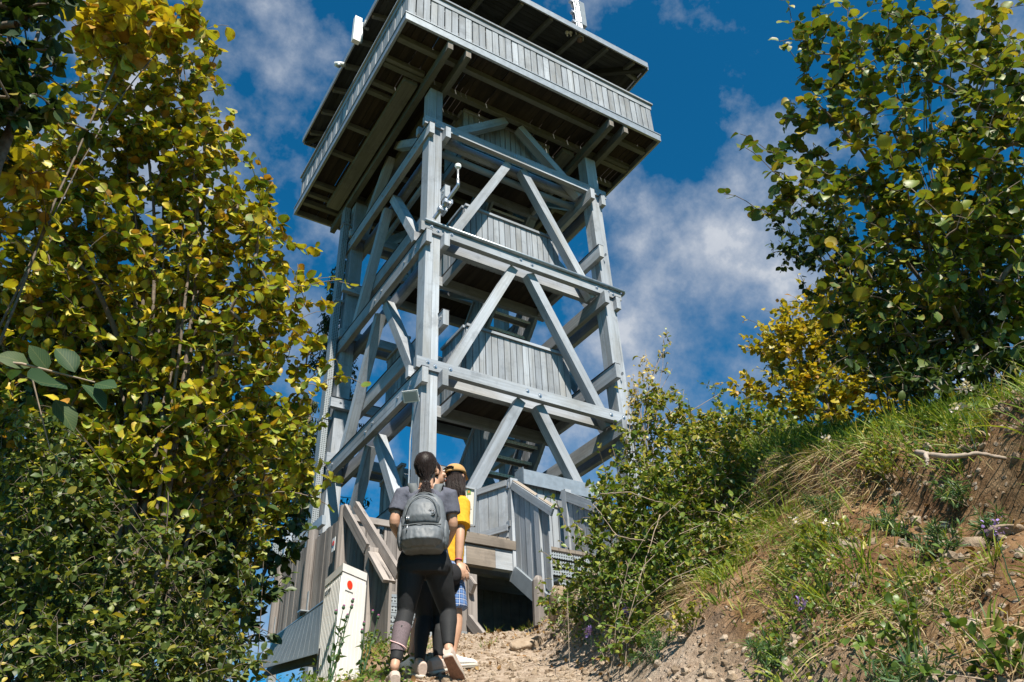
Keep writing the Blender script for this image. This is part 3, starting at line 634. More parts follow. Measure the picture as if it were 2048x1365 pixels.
on1 = np.array([(r2-n2)[1], -(r2-n2)[0]]); on1 /= np.linalg.norm(on1); on2 = -np.array([(l2-n2)[1], -(l2-n2)[0]]); on2 /= np.linalg.norm(on2)
panelribs(n2, r2, 7, 'front_ribs', .86, zb+.10, zt-.09, on1); panelribs(n2, l2, 11, 'side_ribs', .72, zb+.10, zt-.09, on2)
fc_ = (n2*.72+r2*.28)+lean; ctr = np.array([*fc_, zt-.14])+np.array([*on1, 0])*.0095
b = MB(); ax = np.array([*(r2-n2)/np.linalg.norm(r2-n2), 0]); nn = np.array([*on1, 0])
b.quadbox([ctr-ax*.045-[0, 0, .045], ctr+ax*.045-[0, 0, .045], ctr+ax*.045-[0, 0, .045]-nn*.002, ctr-ax*.045-[0, 0, .045]-nn*.002], [ctr-ax*.045+[0, 0, .045], ctr+ax*.045+[0, 0, .045], ctr+ax*.045+[0, 0, .045]-nn*.002, ctr-ax*.045+[0, 0, .045]-nn*.002]); st = b.build('sticker', M['white'], CA)
b = MB(); b.disc(ctr+nn*.0005, nn, .031, .002, 24); b.build('red_dot', M['red'], st)
lc = np.array([*(n2*.25+l2*.75+lean), zt-.13])+np.array([*on2, 0])*.0085; ax2 = np.array([*(l2-n2)/np.linalg.norm(l2-n2), 0]); n3 = np.array([*on2, 0])
pl = MB(); pl.quadbox([lc-ax2*.07-[0, 0, .02], lc+ax2*.07-[0, 0, .02], lc+ax2*.07-[0, 0, .02]-n3*.006, lc-ax2*.07-[0, 0, .02]-n3*.006], [lc-ax2*.07+[0, 0, .02], lc+ax2*.07+[0, 0, .02], lc+ax2*.07+[0, 0, .02]-n3*.006, lc-ax2*.07+[0, 0, .02]-n3*.006]); plo = pl.build('name_plate', M['zinc'], CA)
b = MB(); rr_ = random.Random(9)                # worn lettering, no longer readable
for i in range(7):
    q_ = lc+n3*.001-ax2*(-.05+i*.0085)+[0, 0, .004]; b.beam(q_-[0, 0, rr_.uniform(.006, .012)], q_+[0, 0, rr_.uniform(.006, .012)], rr_.uniform(.003, .006), .001, n3)
b.build('worn_print', M['pipe'], plo)
lk = np.array([*(n2*.12+l2*.88+lean*.5), (zb+zt)/2-.03])+n3*.008; b = MB(); b.beam(lk-[0, 0, .085], lk+[0, 0, .085], .018, .012, n3); b.build('lock_slot', M['black'], CA)

# ------------------------------------------------------------------ fixtures on the tower
FL = empty('floodlight', (-.19, -.16, 1.85), 'white floodlight angled down from the near corner post of the tower', 'floodlight')
c = np.array([-.26, -.18, 1.80]); fz = np.array([-.5, -.55, -.67]); fz /= np.linalg.norm(fz); fx = np.cross(fz, [0, 0, 1]); fx /= np.linalg.norm(fx); fy = np.cross(fx, fz)
sq = lambda o, a, b_: [c+fz*o+fx*sx*a+fy*sy*b_ for sx, sy in ((-1, -1), (1, -1), (1, 1), (-1, 1))]
b = MB(); b.quadbox(sq(-.075, .06, .04), sq(.0, .105, .078)); b.quadbox(sq(.001, .115, .088), sq(.02, .115, .088)); b.build('lamp_housing', M['white'], FL, bevel=.006)
gl = plain('lamp_glass', (.45, .46, .45), .12, 0, .6); b = MB(); b.quadbox(sq(.0205, .095, .068), sq(.024, .095, .068)); b.build('lamp_glass', gl, FL)
b = MB(); b.tube([c-fz*.07, (-.17, -.12, 1.90), (-.03, .04, 1.98)], .014, 8); b.build('lamp_arm', M['white'], FL, True)
b = MB(); b.tube([c-fz*.05+[.03, 0, -.02], (-.155, -.04, 1.6), (-.155, .02, 1.2), (-.15, .03, .2), (-.15, .03, -.3)], .012, 8); b.build('supply_pipe', M['zinc'], FL, True)
SN = empty('weather_sensor', (.10, -.10, 5.45), 'small white domed sensor on a steel arm bolted to the near corner post', 'sensor')
A0 = np.array([.10, -.08, 5.42]); E0 = np.array([.34, -.50, 5.95])
b = MB(); b.beam(A0, E0, .05, .05); b.build('sensor_arm', M['bolt'], SN, bevel=.004)
b = MB(); b.tube([E0-[0, 0, .04], E0+[0, 0, .42]], .018, 10); b.tube([E0-[0, 0, .03], E0+[0, 0, .16]], .026, 10); b.build('sensor_pole', M['bolt'], SN, True)
b = MB(); b.ball(E0+[0, 0, .47], (.06, .06, .045), 14, 8); b.tube([E0+[0, 0, .41], E0+[0, 0, .46]], [.035, .058], 12); b.build('sensor_dome', M['white'], SN, True)
for f in (.28, .5):
    q_ = A0*(1-f)+E0*f; b = MB(); b.box(q_-[.05, .05, .04], q_+[.05, .05, .04]); b.box(q_+[.05, -.08, -.06], q_+[.09, .08, .03]); b.build('clamp', M['bolt'], SN, bevel=.006)
b = MB(); b.tube([E0+[.02, .02, .25], E0+[.05, .03, .1], E0+[.03, .05, .0], A0+[.06, .02, .08], A0+[.02, -.02, -.02]], .007, 6); b.build('sensor_cable', M['black'], SN, True)
# antennas and camera at the roof
MA = empty('antenna_mast', (3.12, -.88, ZE+.2), 'slim brown antenna mast wrapped in cables above the roof edge', 'mast')
m0 = np.array([3.20, -.86, ZE-.02]); b = MB(); b.tube([m0, m0+[0, 0, 2.4]], .06, 12); b.build('mast_pole', plain('rusty_brown_pole', (.16, .10, .07), .7, .2, .4, .3, 20), MA, True)
b = MB()
for i in range(7):
    an = -2.6+i*.42; o_ = np.array([math.cos(an), math.sin(an), 0])*.085; p = [m0+o_*random.uniform(.9, 1.15)+[0, 0, z] for z in np.linspace(.05, 2.4, 9)]; b.tube(p, .014, 6)
b.build('cable_bundle', M['steel'], MA, True)
for z in (.2, .55, .9, 1.3, 1.8):
    b = MB(); b.disc(m0+[0, 0, z], (0, 0, 1), .105, .03, 12); b.box(m0+[-.16, -.04, z], m0+[-.09, .04, z+.07]); b.build('cable_clamp', M['bolt'], MA)
b = MB(); b.box(m0+[.06, -.08, .55], m0+[.2, .08, 1.4]); b.build('antenna_box', M['pipe'], MA, bevel=.02)
for o_ in ((-.22, .02, .16), (-.13, -.06, .19), (-.30, .05, .14)):
    b = MB(); b.ball(m0+o_, .045, 10, 6); b.tube([m0+np.array(o_)-[0, 0, .12], m0+np.array(o_)], .015, 6); b.build('beacon', M['white'], MA, True)
AN = empty('panel_antenna', (-1.10, 1.2, 10.87), 'tall white panel antenna standing out beyond the roof edge', 'antenna')
b = MB(); b.beam((-1.16, 1.25, 10.87), (-1.16, 1.25, 11.66), .16, .11, (0, 1, 0)); b.build('antenna_panel', M['white'], AN, bevel=.02)
b = MB(); b.tube([(-1.04, 1.27, 10.95), (-1.04, 1.27, 11.6)], .03, 10); b.beam((-1.04, 1.27, 11.5), (-.9, 1.27, 11.5), .05, .05); b.build('antenna_pole', M['steel'], AN, True)
CC = empty('security_camera', (-1.06, 2.35, 11.3), 'small white security camera under the eave of the tower roof', 'camera')
b = MB(); b.tube([(-1.00, 2.33, 11.42), (-1.10, 2.35, 11.40), (-1.22, 2.37, 11.35)], [.05, .06, .055], 12); b.build('camera_body', M['white'], CC, True)
b = MB(); b.ball((-1.14, 2.36, 11.34), (.06, .06, .055), 12, 8); b.build('camera_dome', M['zinc'], CC, True)
b = MB(); b.tube([(-1.10, 2.36, 11.41), (-1.10, 2.36, 11.48), (-1.0, 2.33, 11.47)], .012, 8); b.build('camera_bracket', M['steel'], CC, True)
# notice board
NB = empty('notice_board', at(927, 1050, 9.25)-[0, 0, .1], 'cream notice board with a small crest and printed lines, beyond the person in yellow', 'notice board')
s00, s10, s11, s01 = at(903, 1043, 9.2), at(949, 1053, 9.1), at(952, 979, 9.1), at(906, 969, 9.2); ex = (s10-s00)/np.linalg.norm(s10-s00); ez = np.array([0, 0, 1.]); en = np.cross(ex, ez); en = -en if en@(CAM-s00) < 0 else en; en /= np.linalg.norm(en)
b = MB(); b.quadbox([s00, s10, s10-en*.03, s00-en*.03], [s01, s11, s11-en*.03, s01-en*.03]); b.build('board_panel', plain('cream_board', (.62, .58, .49), .5), NB)
b = MB()
for a, c in ((s00, s01), (s10, s11), (s01, s11), (s00, s10)): b.beam(a+en*.004, c+en*.004, .022, .03, en if abs((c-a)@ez) < .1 else en)
b.build('board_frame', M['paint'], NB)
b = MB(); rr_ = random.Random(4)
for i in range(13):
    f = .10+i*.055; x0 = .12; x1 = rr_.uniform(.5, .9); a = s00*(1-x0)+s10*x0+(s01-s00)*f+en*.0015; c = s00*(1-x1)+s10*x1+(s01-s00)*f+en*.0015; b.beam(a, c, .006, .001, en)
b.build('printed_lines', plain('grey_print', (.22, .2, .18), .7), NB)
cr = s00*.28+s10*.72+(s01-s00)*.87+en*.002; b = MB(); b.beam(cr-ez*.03, cr+ez*.03, .05, .002, en); b.build('crest', plain('green_crest', (.16, .3, .08), .6), NB); b = MB(); b.beam(cr-ez*.012+en*.002, cr+ez*.018+en*.002, .022, .002, en); b.build('crest_centre', plain('orange_crest', (.6, .22, .06), .6), NB)
mc = (s01+s11)/2-en*.05-ez*.12; b = MB(); b.beam(mc, np.array([.13, .0, mc[2]+.25]), .05, .05); b.beam(mc-ez*.15, mc+ez*.08, .06, .03, en); b.build('board_bracket', M['steel'], NB)
# broken post at the edge of the path
bp = at(1077, 1190, 8.6); PS = empty('broken_post', bp-[0, 0, .3], 'pale split stump of a post at the top of the bank by the entry stair', 'post')
b = MB(); b.tube([bp-[0, 0, .32], bp, bp+[.0, 0, .14], bp+[.01, 0, .19]], [.07, .066, .06, .035], 9); b.build('post_shaft', M['weather'], PS)
# ------------------------------------------------------------------ foliage
def leaf_mat(name, stops, trans=.27, rough=.45, vein=.35, brown=.25, spec=.35):
    m, t, b = mat(name); out = [n for n in t.nodes if n.type == 'OUTPUT_MATERIAL'][0]
    at_ = N(t, 'ShaderNodeAttribute', attribute_name='rnd'); cr = ramp(t, stops); L(t, at_.outputs['Fac'], cr.inputs[0])
    uv = N(t, 'ShaderNodeUVMap', uv_map="UVMap"); sx = N(t, 'ShaderNodeSeparateXYZ'); L(t, uv.outputs[0], sx.inputs[0])
    ay = math_(t, 'ABSOLUTE', sx.outputs[1])
    # midrib and side veins, a property of the blade
    mid = math_(t, 'LESS_THAN', ay, .025)
    vv = math_(t, 'FRACT', math_(t, 'MULTIPLY', math_(t, 'SUBTRACT', sx.outputs[0], math_(t, 'MULTIPLY', ay, .8)), 8.)); sv = math_(t, 'LESS_THAN', vv, .13)
    k = math_(t, 'MULTIPLY', math_(t, 'MAXIMUM', mid, sv), vein)
    c = mix(t, k, cr.outputs[0], mix(t, .5, cr.outputs[0], (.45, .42, .16)))
    g = N(t, 'ShaderNodeNewGeometry'); z = N(t, 'ShaderNodeTexNoise', i={'Scale': 38., 'Detail': 3.}); L(t, g.outputs['Position'], z.inputs['Vector'])
    ed = math_(t, 'MULTIPLY', math_(t, 'ADD', math_(t, 'MULTIPLY', ay, .9), math_(t, 'SUBTRACT', math_(t, 'MULTIPLY', z.outputs['Fac'], 1.4), .72), clamp=True), brown)
    er = ramp(t, [(.10, (0, 0, 0)), (.24, (1, 1, 1))]); L(t, ed, er.inputs[0])
    c = mix(t, er.outputs[0], c, (.20, .105, .022))
    L(t, c, b.inputs['Base Color']); b.inputs['Roughness'].default_value = rough; b.inputs['Specular IOR Level'].default_value = spec
    tr = N(t, 'ShaderNodeBsdfTranslucent'); L(t, mix(t, 1., c, (1.25, 1.25, .55), 'MULTIPLY'), tr.inputs[0])
    ms = N(t, 'ShaderNodeMixShader', i={0: trans}); L(t, b.outputs[0], ms.inputs[1]); L(t, tr.outputs[0], ms.inputs[2]); L(t, ms.outputs[0], out.inputs[0]); return m
HZ = [(.0, (.032, .072, .010)), (.22, (.098, .165, .018)), (.45, (.225, .270, .022)), (.66, (.43, .395, .028)), (.88, (.64, .47, .030)), (1., (.40, .20, .03))]
M['hazel'] = leaf_mat('hazel_leaf', HZ)
M['hazel_dark'] = leaf_mat('dark_hazel_leaf', [(.0, (.024, .056, .010)), (.4, (.070, .122, .016)), (.7, (.17, .215, .024)), (.9, (.36, .34, .034)), (1., (.40, .31, .05))], brown=.22)
M['small'] = leaf_mat('small_green_leaf', [(.0, (.035, .080, .014)), (.5, (.10, .165, .025)), (.85, (.24, .26, .04)), (1., (.42, .34, .06))], .3, .4, .2, .1)
M['greyleaf'] = leaf_mat('grey_green_leaf', [(.0, (.024, .048, .012)), (.5, (.070, .112, .024)), (.85, (.19, .21, .045)), (1., (.42, .33, .05))], .3, .45, .2, .1)
M['yellow'] = leaf_mat('yellow_leaf', [(.0, (.13, .16, .018)), (.35, (.33, .28, .022)), (.75, (.56, .40, .028)), (1., (.36, .17, .03))], .35, .45, .2, .15)
M['glossy'] = leaf_mat('broad_dark_leaf', [(.0, (.018, .046, .020)), (.6, (.034, .075, .030)), (1., (.07, .10, .04))], .25, .6, .25, .0, .2)
M['deep'] = leaf_mat('deep_green_leaf', [(.0, (.014, .034, .008)), (.6, (.040, .075, .014)), (.95, (.10, .13, .022)), (1., (.22, .18, .03))], .2, .45, .2, .1)
M['needle'] = leaf_mat('conifer_needle', [(.0, (.020, .034, .014)), (.6, (.055, .070, .024)), (1., (.12, .12, .04))], .2, .6, 0, 0)
M['bark'] = plain('grey_brown_bark', (.155, .125, .098), .9, 0, .15, .4, 30, .4)
M['twig'] = plain('pale_dry_twig', (.30, .235, .175), .9, 0, .15, .35, 40)
def leaf_tpl(kind):
    # half-width profile along the midrib; returns verts (x along, y across, z), quads, uv
    prof = {'hazel': [(.0, .03), (.10, .30), (.28, .47), (.5, .50), (.72, .42), (.88, .24), (1.0, .02)],
            'oval': [(.0, .02), (.15, .20), (.38, .33), (.62, .31), (.83, .18), (1.0, .01)],
            'long': [(.0, .02), (.2, .16), (.5, .22), (.8, .13), (1.0, .01)],
            'needle': [(.0, .03), (.5, .07), (1.0, .01)],
            'small': [(.0, .03), (.3, .34), (.65, .36), (1.0, .05)]}[kind]
    V = []; 
    for x, h in prof: V += [(x, -h, 0), (x, 0, 0), (x, h, 0)]
    Q = []
    for i in range(len(prof)-1):
        a = i*3; Q += [(a, a+3, a+4, a+1), (a+1, a+4, a+5, a+2)]
    return np.array(V, float), np.array(Q)
TPL = {k: leaf_tpl(k) for k in ('hazel', 'oval', 'long', 'small', 'needle')}
def norm(a): return a/(np.linalg.norm(a, axis=-1, keepdims=True)+1e-9)
def leaves(name, m, kind, P, Dr, Nr, S, rnd, parent=None, fold=.35, curl=.5, rng=RNG, origin=None):
    T0, Q = TPL[kind]; n = len(P); k = len(T0)
    X = norm(Dr); Z = norm(Nr-X*np.sum(Nr*X, 1)[:, None]); Y = np.cross(Z, X)
    fo = rng.uniform(.0, fold, n)[:, None]+.08; cu = rng.normal(.0, curl, n)[:, None]*.5-.15; tw = rng.normal(0, .25, n)[:, None]; wv = rng.uniform(.8, 1.12, n)[:, None]
    x = T0[:, 0][None]; y = T0[:, 1][None]*wv; z = np.abs(y)*fo+cu*(x-.1)**2+tw*x*y+rng.normal(0, .035, (n, k))*(np.abs(T0[:, 1])[None] > .1)
    V = P[:, None]+S[:, None, None]*(x[..., None]*X[:, None]+y[..., None]*Y[:, None]+z[..., None]*Z[:, None])
    F4 = (Q[None]+(np.arange(n)*k)[:, None, None]).reshape(-1, 4)
    return mesh_np(name, V.reshape(-1, 3), F4, m, parent, True, np.tile(T0[:, :2]*[1, 2], (n, 1)), {'rnd': np.repeat(rnd, k)}, origin=P.mean(0))
def tubes_np(name, m, chains, parent, origin=None):
    V = []; Fq = []; n0 = 0
    for pts_, rad, ns in chains:
        P = np.asarray(pts_); m_ = len(P); T_ = norm(np.gradient(P, axis=0)); ref = np.where(np.abs(T_[:, 2:3]) < .85, np.array([[0, 0, 1.]]), np.array([[1., 0, 0]]))
        x = norm(np.cross(np.broadcast_to(ref[0], T_.shape), T_)); y = np.cross(T_, x); an = np.arange(ns)*2*math.pi/ns
        V.append((P[:, None]+np.asarray(rad)[:, None, None]*(np.cos(an)[None, :, None]*x[:, None]+np.sin(an)[None, :, None]*y[:, None])).reshape(-1, 3))
        i = np.arange(m_-1)[:, None]*ns; j = np.arange(ns)[None]; j2 = (j+1) % ns
        Fq.append(np.stack([i+j, i+j2, i+ns+j2, i+ns+j], -1).reshape(-1, 4)+n0); n0 += m_*ns
    return mesh_np(name, np.concatenate(V), np.concatenate(Fq), m, parent, True, np.concatenate(V)[:, :2], origin=origin)
def ell(x, y, d, rx, ry, rd): return (at(x, y, d), rx*np.linalg.norm(at(x, y, d)-CAM)/F_PX, ry*np.linalg.norm(at(x, y, d)-CAM)/F_PX, rd, norm(at(x, y, d)-CAM))
def in_blobs(blobs, n, rng, shell=.45):
    wts = np.array([b[5] if len(b) > 5 else b[1]*b[2] for b in blobs]); wts = wts/wts.sum(); out = []
    for b, c in zip(blobs, rng.multinomial(n, wts)):
        d = norm(rng.normal(size=(c, 3))); r = rng.random(c)**shell; d = d*r[:, None]
        f = b[4]; r_ = R_; u_ = np.cross(r_, f); u_ /= np.linalg.norm(u_)
        out.append(b[0]+d[:, :1]*b[1]*r_+d[:, 1:2]*b[2]*u_+d[:, 2:]*b[3]*f)
    return np.concatenate(out)
def shrub(name, label, cat, base, blobs, n_tips, leaf, lm, size, bark='bark', n_stems=7, stem_r=.02, rnd=(.45, .2), per=7, tw=.35, seed=1, group=None, shell=.45, drop=.25, spread=.25, tone=None, rmin=.0016, up=.7, keep=None, flare=.15, shoots=60, shoot_len=.45):
    rng = np.random.default_rng(seed); tips = in_blobs(blobs, n_tips, rng, shell)
    if shoots:
        bc = np.array([b_[0] for b_ in blobs]); k_ = rng.integers(0, len(tips), shoots); o_ = norm(tips[k_]-bc.mean(0)+np.array([0, 0, .35])+rng.normal(0, .25, (shoots, 3)))
        tips = np.concatenate([tips]+[tips[k_]+o_*(shoot_len*rng.uniform(.35, 1., shoots))[:, None]*f_ for f_ in (.5, 1.)])
    gz = np.array([ground_z(p[0], p[1]) for p in tips]); tips = tips[tips[:, 2] > gz+.06]
    if keep is not None: tips = tips[keep(tips)]
    base = np.asarray(base, float); order = np.argsort(np.linalg.norm(tips-base, axis=1))
    nodes = []; par = []; 
    tall = tips[np.argsort(-(tips[:, 2]))][:max(n_stems*6, 12)]; tall = np.concatenate([tall, tips[rng.integers(0, len(tips), n_stems*4)]])
    chains = []                                  # index lists
    for k in range(n_stems):
        tg = tall[rng.integers(0, len(tall))]; b0 = base+np.array([*rng.normal(0, spread*.35, 2), 0]); b0[2] = min(b0[2], ground_z(b0[0], b0[1])-.05) if ground_z(b0[0], b0[1]) < b0[2]+1 else b0[2]
        m_ = max(5, int(np.linalg.norm(tg-b0)/.22)); f = np.linspace(0, 1, m_)[:, None]; L_ = np.linalg.norm(tg-b0)
        out = tg-b0; p = b0+out*f+np.array([0, 0, 1.])*(flare*L_*np.sin(math.pi*f))-np.array([out[0], out[1], 0])*.18*np.sin(math.pi*f)+np.cumsum(rng.normal(0, .012*L_/m_*3, (m_, 3)), 0)*f
        i0 = len(nodes); nodes += list(p); par += [-1]+list(range(i0, i0+m_-1)); chains.append(list(range(i0, i0+m_)))
    nd = np.array(nodes); NP_ = np.zeros((len(nd)+len(tips)*9, 3)); NP_[:len(nd)] = nd; cnt = len(nd); par = list(par); ends = []
    dist0 = np.linalg.norm(NP_-base, axis=1)
    for ti in order:
        tp = tips[ti]; dv = tp-NP_[:cnt]; dd = np.linalg.norm(dv, axis=1); pen = np.where(dist0[:cnt] > np.linalg.norm(tp-base)+.05, .5, 0)+np.maximum(0, -dv[:, 2])*.6
        j = int(np.argmin(dd+pen)); L_ = dd[j]
        if L_ < .05: continue
        m_ = min(8, max(3, int(L_/.09))); f = np.linspace(0, 1, m_+1)[1:, None]; p = NP_[j]+(tp-NP_[j])*f+np.array([0, 0, 1.])*(.12*L_*np.sin(math.pi*f))+rng.normal(0, .025*L_, (m_, 3))*(f*(1.3-f))
        idx = [j]
        for q in p:
            NP_[cnt] = q; dist0[cnt] = np.linalg.norm(q-base); par.append(idx[-1]); idx.append(cnt); cnt += 1
        chains.append(idx); ends.append(idx)
    load = np.zeros(cnt)
    for idx in ends: load[idx[-1]] += 1
    for i in range(cnt-1, -1, -1):
        if par[i] >= 0: load[par[i]] += load[i]
    mx = load.max(); rad = rmin+(stem_r-rmin)*np.sqrt(np.maximum(load, .3)/mx)*(1 if n_stems < 3 else 1.25)
    root = empty(name, base, label, cat, group)
    ch = []
    for idx in chains:
        r = rad[idx].copy(); r[0] = min(r[0], r[1]*1.25) if len(r) > 1 else r[0]; ch.append((NP_[idx], r, 6 if r.max() > .012 else 4 if r.max() > .005 else 3))
    tubes_np('stems', M[bark], ch, root, origin=base)
    LP = []; LD = []
    for idx in ends:
        p = NP_[idx]; seg = np.linalg.norm(np.diff(p, axis=0), axis=1); cl_ = np.concatenate([[0], np.cumsum(seg)]); tot = cl_[-1]
        k = max(2, int(per*rng.uniform(.6, 1.3))); s_ = tot-np.minimum(tot*.97, rng.random(k)**.8*tw); s_[0] = tot
        pp = np.stack([np.interp(s_, cl_, p[:, a]) for a in range(3)], 1); LP.append(pp)
        td = norm((p[-1]-p[0])[None]); ou = norm(pp-blobs_c(blobs, pp)); LD.append(norm(td*.5+rng.normal(0, .75, (k, 3))+ou*.35-np.array([0, 0, drop])))
    LP = np.concatenate(LP); LD = np.concatenate(LD); n = len(LP)
    S = size*np.clip(rng.normal(1, .28, n), .4, 1.6); LN = norm(np.array([0, 0, up])+SUN*.6+rng.normal(0, .55, (n, 3)))
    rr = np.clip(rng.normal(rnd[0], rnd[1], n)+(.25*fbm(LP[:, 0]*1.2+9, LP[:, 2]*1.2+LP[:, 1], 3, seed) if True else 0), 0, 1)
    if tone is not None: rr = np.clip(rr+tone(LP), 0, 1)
    LP = LP+LD*size*.12
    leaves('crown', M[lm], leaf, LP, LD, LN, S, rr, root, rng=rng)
    return root
def blobs_c(blobs, pp):
    C_ = np.array([b[0] for b in blobs]); d = np.linalg.norm(pp[:, None]-C_[None], axis=2); return C_[np.argmin(d, 1)]
def gbase(x, y, d, dz=0.): p = at(x, y, d); p[2] = ground_z(p[0], p[1])+dz; return p
E=lambda *a: ell(*a)
# left hazel: fills the left third, thinning towards the tower
shrub('hazel_shrub', 'tall yellowing hazel with round leaves on the slope left of the tower', 'hazel', gbase(260, 1300, 5.0),
      [E(230, 330, 5.2, 190, 170, .5), E(330, 230, 5.0, 130, 150, .6), E(400, 130, 4.9, 45, 85, .25), E(430, 420, 5.0, 110, 180, .6), E(520, 520, 4.9, 55, 130, .35), E(300, 600, 5.2, 290, 220, .9), E(560, 640, 5.0, 90, 110, .4),
       E(200, 850, 5.4, 260, 230, .8), E(260, 950, 5.0, 200, 130, .5), E(330, 860, 4.9, 130, 110, .35), E(450, 850, 5.3, 190, 190, .7), E(620, 730, 5.0, 55, 45, .25), E(80, 480, 5.4, 140, 240, .6), E(230, 120, 5.2, 90, 80, .3)],
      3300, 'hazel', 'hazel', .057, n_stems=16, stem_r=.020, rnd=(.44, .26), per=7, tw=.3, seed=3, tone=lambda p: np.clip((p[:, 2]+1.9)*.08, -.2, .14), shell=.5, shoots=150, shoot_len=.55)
shrub('hazel_shrub', 'lower greener hazel beside the foot bridge, behind the tall yellowing one', 'hazel', gbase(470, 1250, 7.2),
      [E(510, 950, 7.4, 100, 130, .6), E(410, 1080, 7.2, 120, 140, .6), E(570, 870, 7.4, 60, 70, .35), E(400, 950, 7.4, 120, 150, .6), E(440, 1180, 7.1, 70, 90, .4), E(330, 1080, 7.2, 150, 140, .6)],
      2100, 'hazel', 'hazel', .052, n_stems=8, stem_r=.016, rnd=(.45, .16), per=7, tw=.3, seed=5)
shrub('bramble_thicket', 'low grey green thicket with dry twigs at the foot of the left hazels', 'shrub', gbase(280, 1330, 4.6, -.1),
      [E(120, 1150, 4.6, 180, 170, .5), E(320, 1200, 4.6, 170, 150, .5), E(410, 1285, 4.9, 80, 80, .4), E(130, 1310, 4.2, 180, 90, .4), E(350, 1330, 4.3, 180, 70, .4), E(60, 980, 4.7, 120, 150, .5)],
      2600, 'small', 'greyleaf', .034, n_stems=16, stem_r=.007, rnd=(.50, .26), per=7, tw=.25, seed=8, spread=1.6, flare=.03, shoot_len=.25)
shrub('undergrowth_shrub', 'deep green shrub filling the shade between the left hazels', 'shrub', gbase(120, 1200, 6.6),
      [E(120, 900, 6.6, 230, 260, .7), E(330, 980, 6.6, 200, 200, .6), E(60, 1200, 6.2, 170, 170, .5), E(300, 1230, 6.4, 220, 120, .5), E(80, 680, 6.8, 150, 160, .6), E(400, 760, 6.8, 130, 150, .6)],
      2300, 'oval', 'deep', .075, n_stems=10, stem_r=.02, rnd=(.45, .25), per=7, tw=.35, seed=12, spread=1.2)
shrub('overhanging_branch_tree', 'dark green tree reaching into the top left corner', 'tree', gbase(-420, 1200, 3.6),
      [E(30, 60, 3.6, 80, 80, .3), E(30, 190, 3.6, 70, 60, .25), E(-60, 120, 3.6, 110, 150, .4), E(120, 15, 3.7, 50, 25, .15)],
      260, 'oval', 'deep', .065, n_stems=3, stem_r=.03, rnd=(.4, .25), per=9, tw=.3, seed=14)
shrub('hazel_twig_tree', 'young hazel with a few big yellow leaves near the top left corner', 'hazel', gbase(-300, 1300, 4.4),
      [E(225, 60, 4.3, 75, 55, .2), E(310, 60, 4.4, 55, 45, .15), E(30, 330, 4.3, 60, 60, .2)],
      70, 'hazel', 'hazel', .085, n_stems=2, stem_r=.007, rnd=(.68, .2), per=6, tw=.3, seed=19)
# a near sprig with broad leaves
sp = empty('broad_leaf_sprig', at(-40, 760, 1.75), 'near sprig with a few broad oval green leaves at the left edge', 'sprig')
q0, q1 = at(-60, 720, 1.75), at(190, 765, 1.65); tubes_np('stems', M['twig'], [(np.array([q0, q0*.6+q1*.4+[0, 0, .012], q1]), np.array([.004, .003, .0015]), 5), (np.array([at(60, 740, 1.7), at(100, 900, 1.72)]), np.array([.002, .001]), 4)], sp)
LPs = np.array([at(130, 770, 1.68), at(150, 745, 1.66), at(165, 770, 1.66), at(190, 768, 1.65), at(95, 740, 1.7), at(110, 800, 1.7), at(60, 735, 1.72)]); LDs = np.array([at(45, 772, 1.60)-LPs[0], at(115, 690, 1.66)-LPs[1], at(215, 805, 1.62)-LPs[2], at(232, 775, 1.6)-LPs[3], at(60, 690, 1.68)-LPs[4], at(150, 860, 1.7)-LPs[5], at(5, 700, 1.7)-LPs[6]])
leaves('crown', M['glossy'], 'oval', LPs, LDs, norm(CAM[None]-LPs)+np.array([[0, 0, .9], [.3, 0, .3], [.6, 0, .2], [0, 0, .5], [.1, 0, .8], [.5, 0, .1], [0, 0, .9]]), np.linalg.norm(LDs, axis=1), np.linspace(.2, .9, 7), sp)
# right side
shrub('hazel_shrub', 'tall hazel with long bare stems on top of the right bank, mottled green and brown', 'hazel', gbase(1990, 800, 5.8),
      [E(1820, 80, 5.0, 230, 100, .7), E(1690, 130, 4.8, 100, 90, .35), E(1650, 230, 4.8, 90, 70, .35), E(1900, 260, 5.2, 190, 200, .8), E(1720, 380, 5.0, 150, 130, .6), E(1580, 330, 4.8, 60, 70, .3), E(1545, 410, 4.8, 55, 40, .25), E(1870, 520, 5.2, 200, 180, .8), E(1990, 420, 5.4, 120, 300, .8), E(1760, 620, 5.1, 130, 110, .5)],
      1050, 'hazel', 'hazel_dark', .062, n_stems=12, stem_r=.022, rnd=(.52, .27), per=6, tw=.32, seed=23, shell=.5)
shrub('dark_leaved_shrub', 'shrub with small dark green leaves on the bank under the tall right hazel', 'shrub', gbase(1800, 800, 6.2),
      [E(1610, 440, 6.0, 75, 70, .35), E(1680, 520, 6.0, 100, 110, .45), E(1740, 640, 6.1, 90, 110, .45), E(1850, 690, 6.0, 180, 90, .5), E(1980, 680, 5.8, 130, 120, .5), E(1580, 500, 6.0, 40, 40, .25), E(1960, 500, 6.4, 160, 150, .5), E(1830, 745, 5.0, 110, 50, .3), E(1960, 735, 4.7, 120, 60, .35), E(2040, 700, 4.7, 60, 80, .35), E(1900, 600, 6.6, 220, 140, .5)],
      2000, 'oval', 'deep', .052, n_stems=9, stem_r=.018, rnd=(.5, .25), per=7, tw=.3, seed=27)
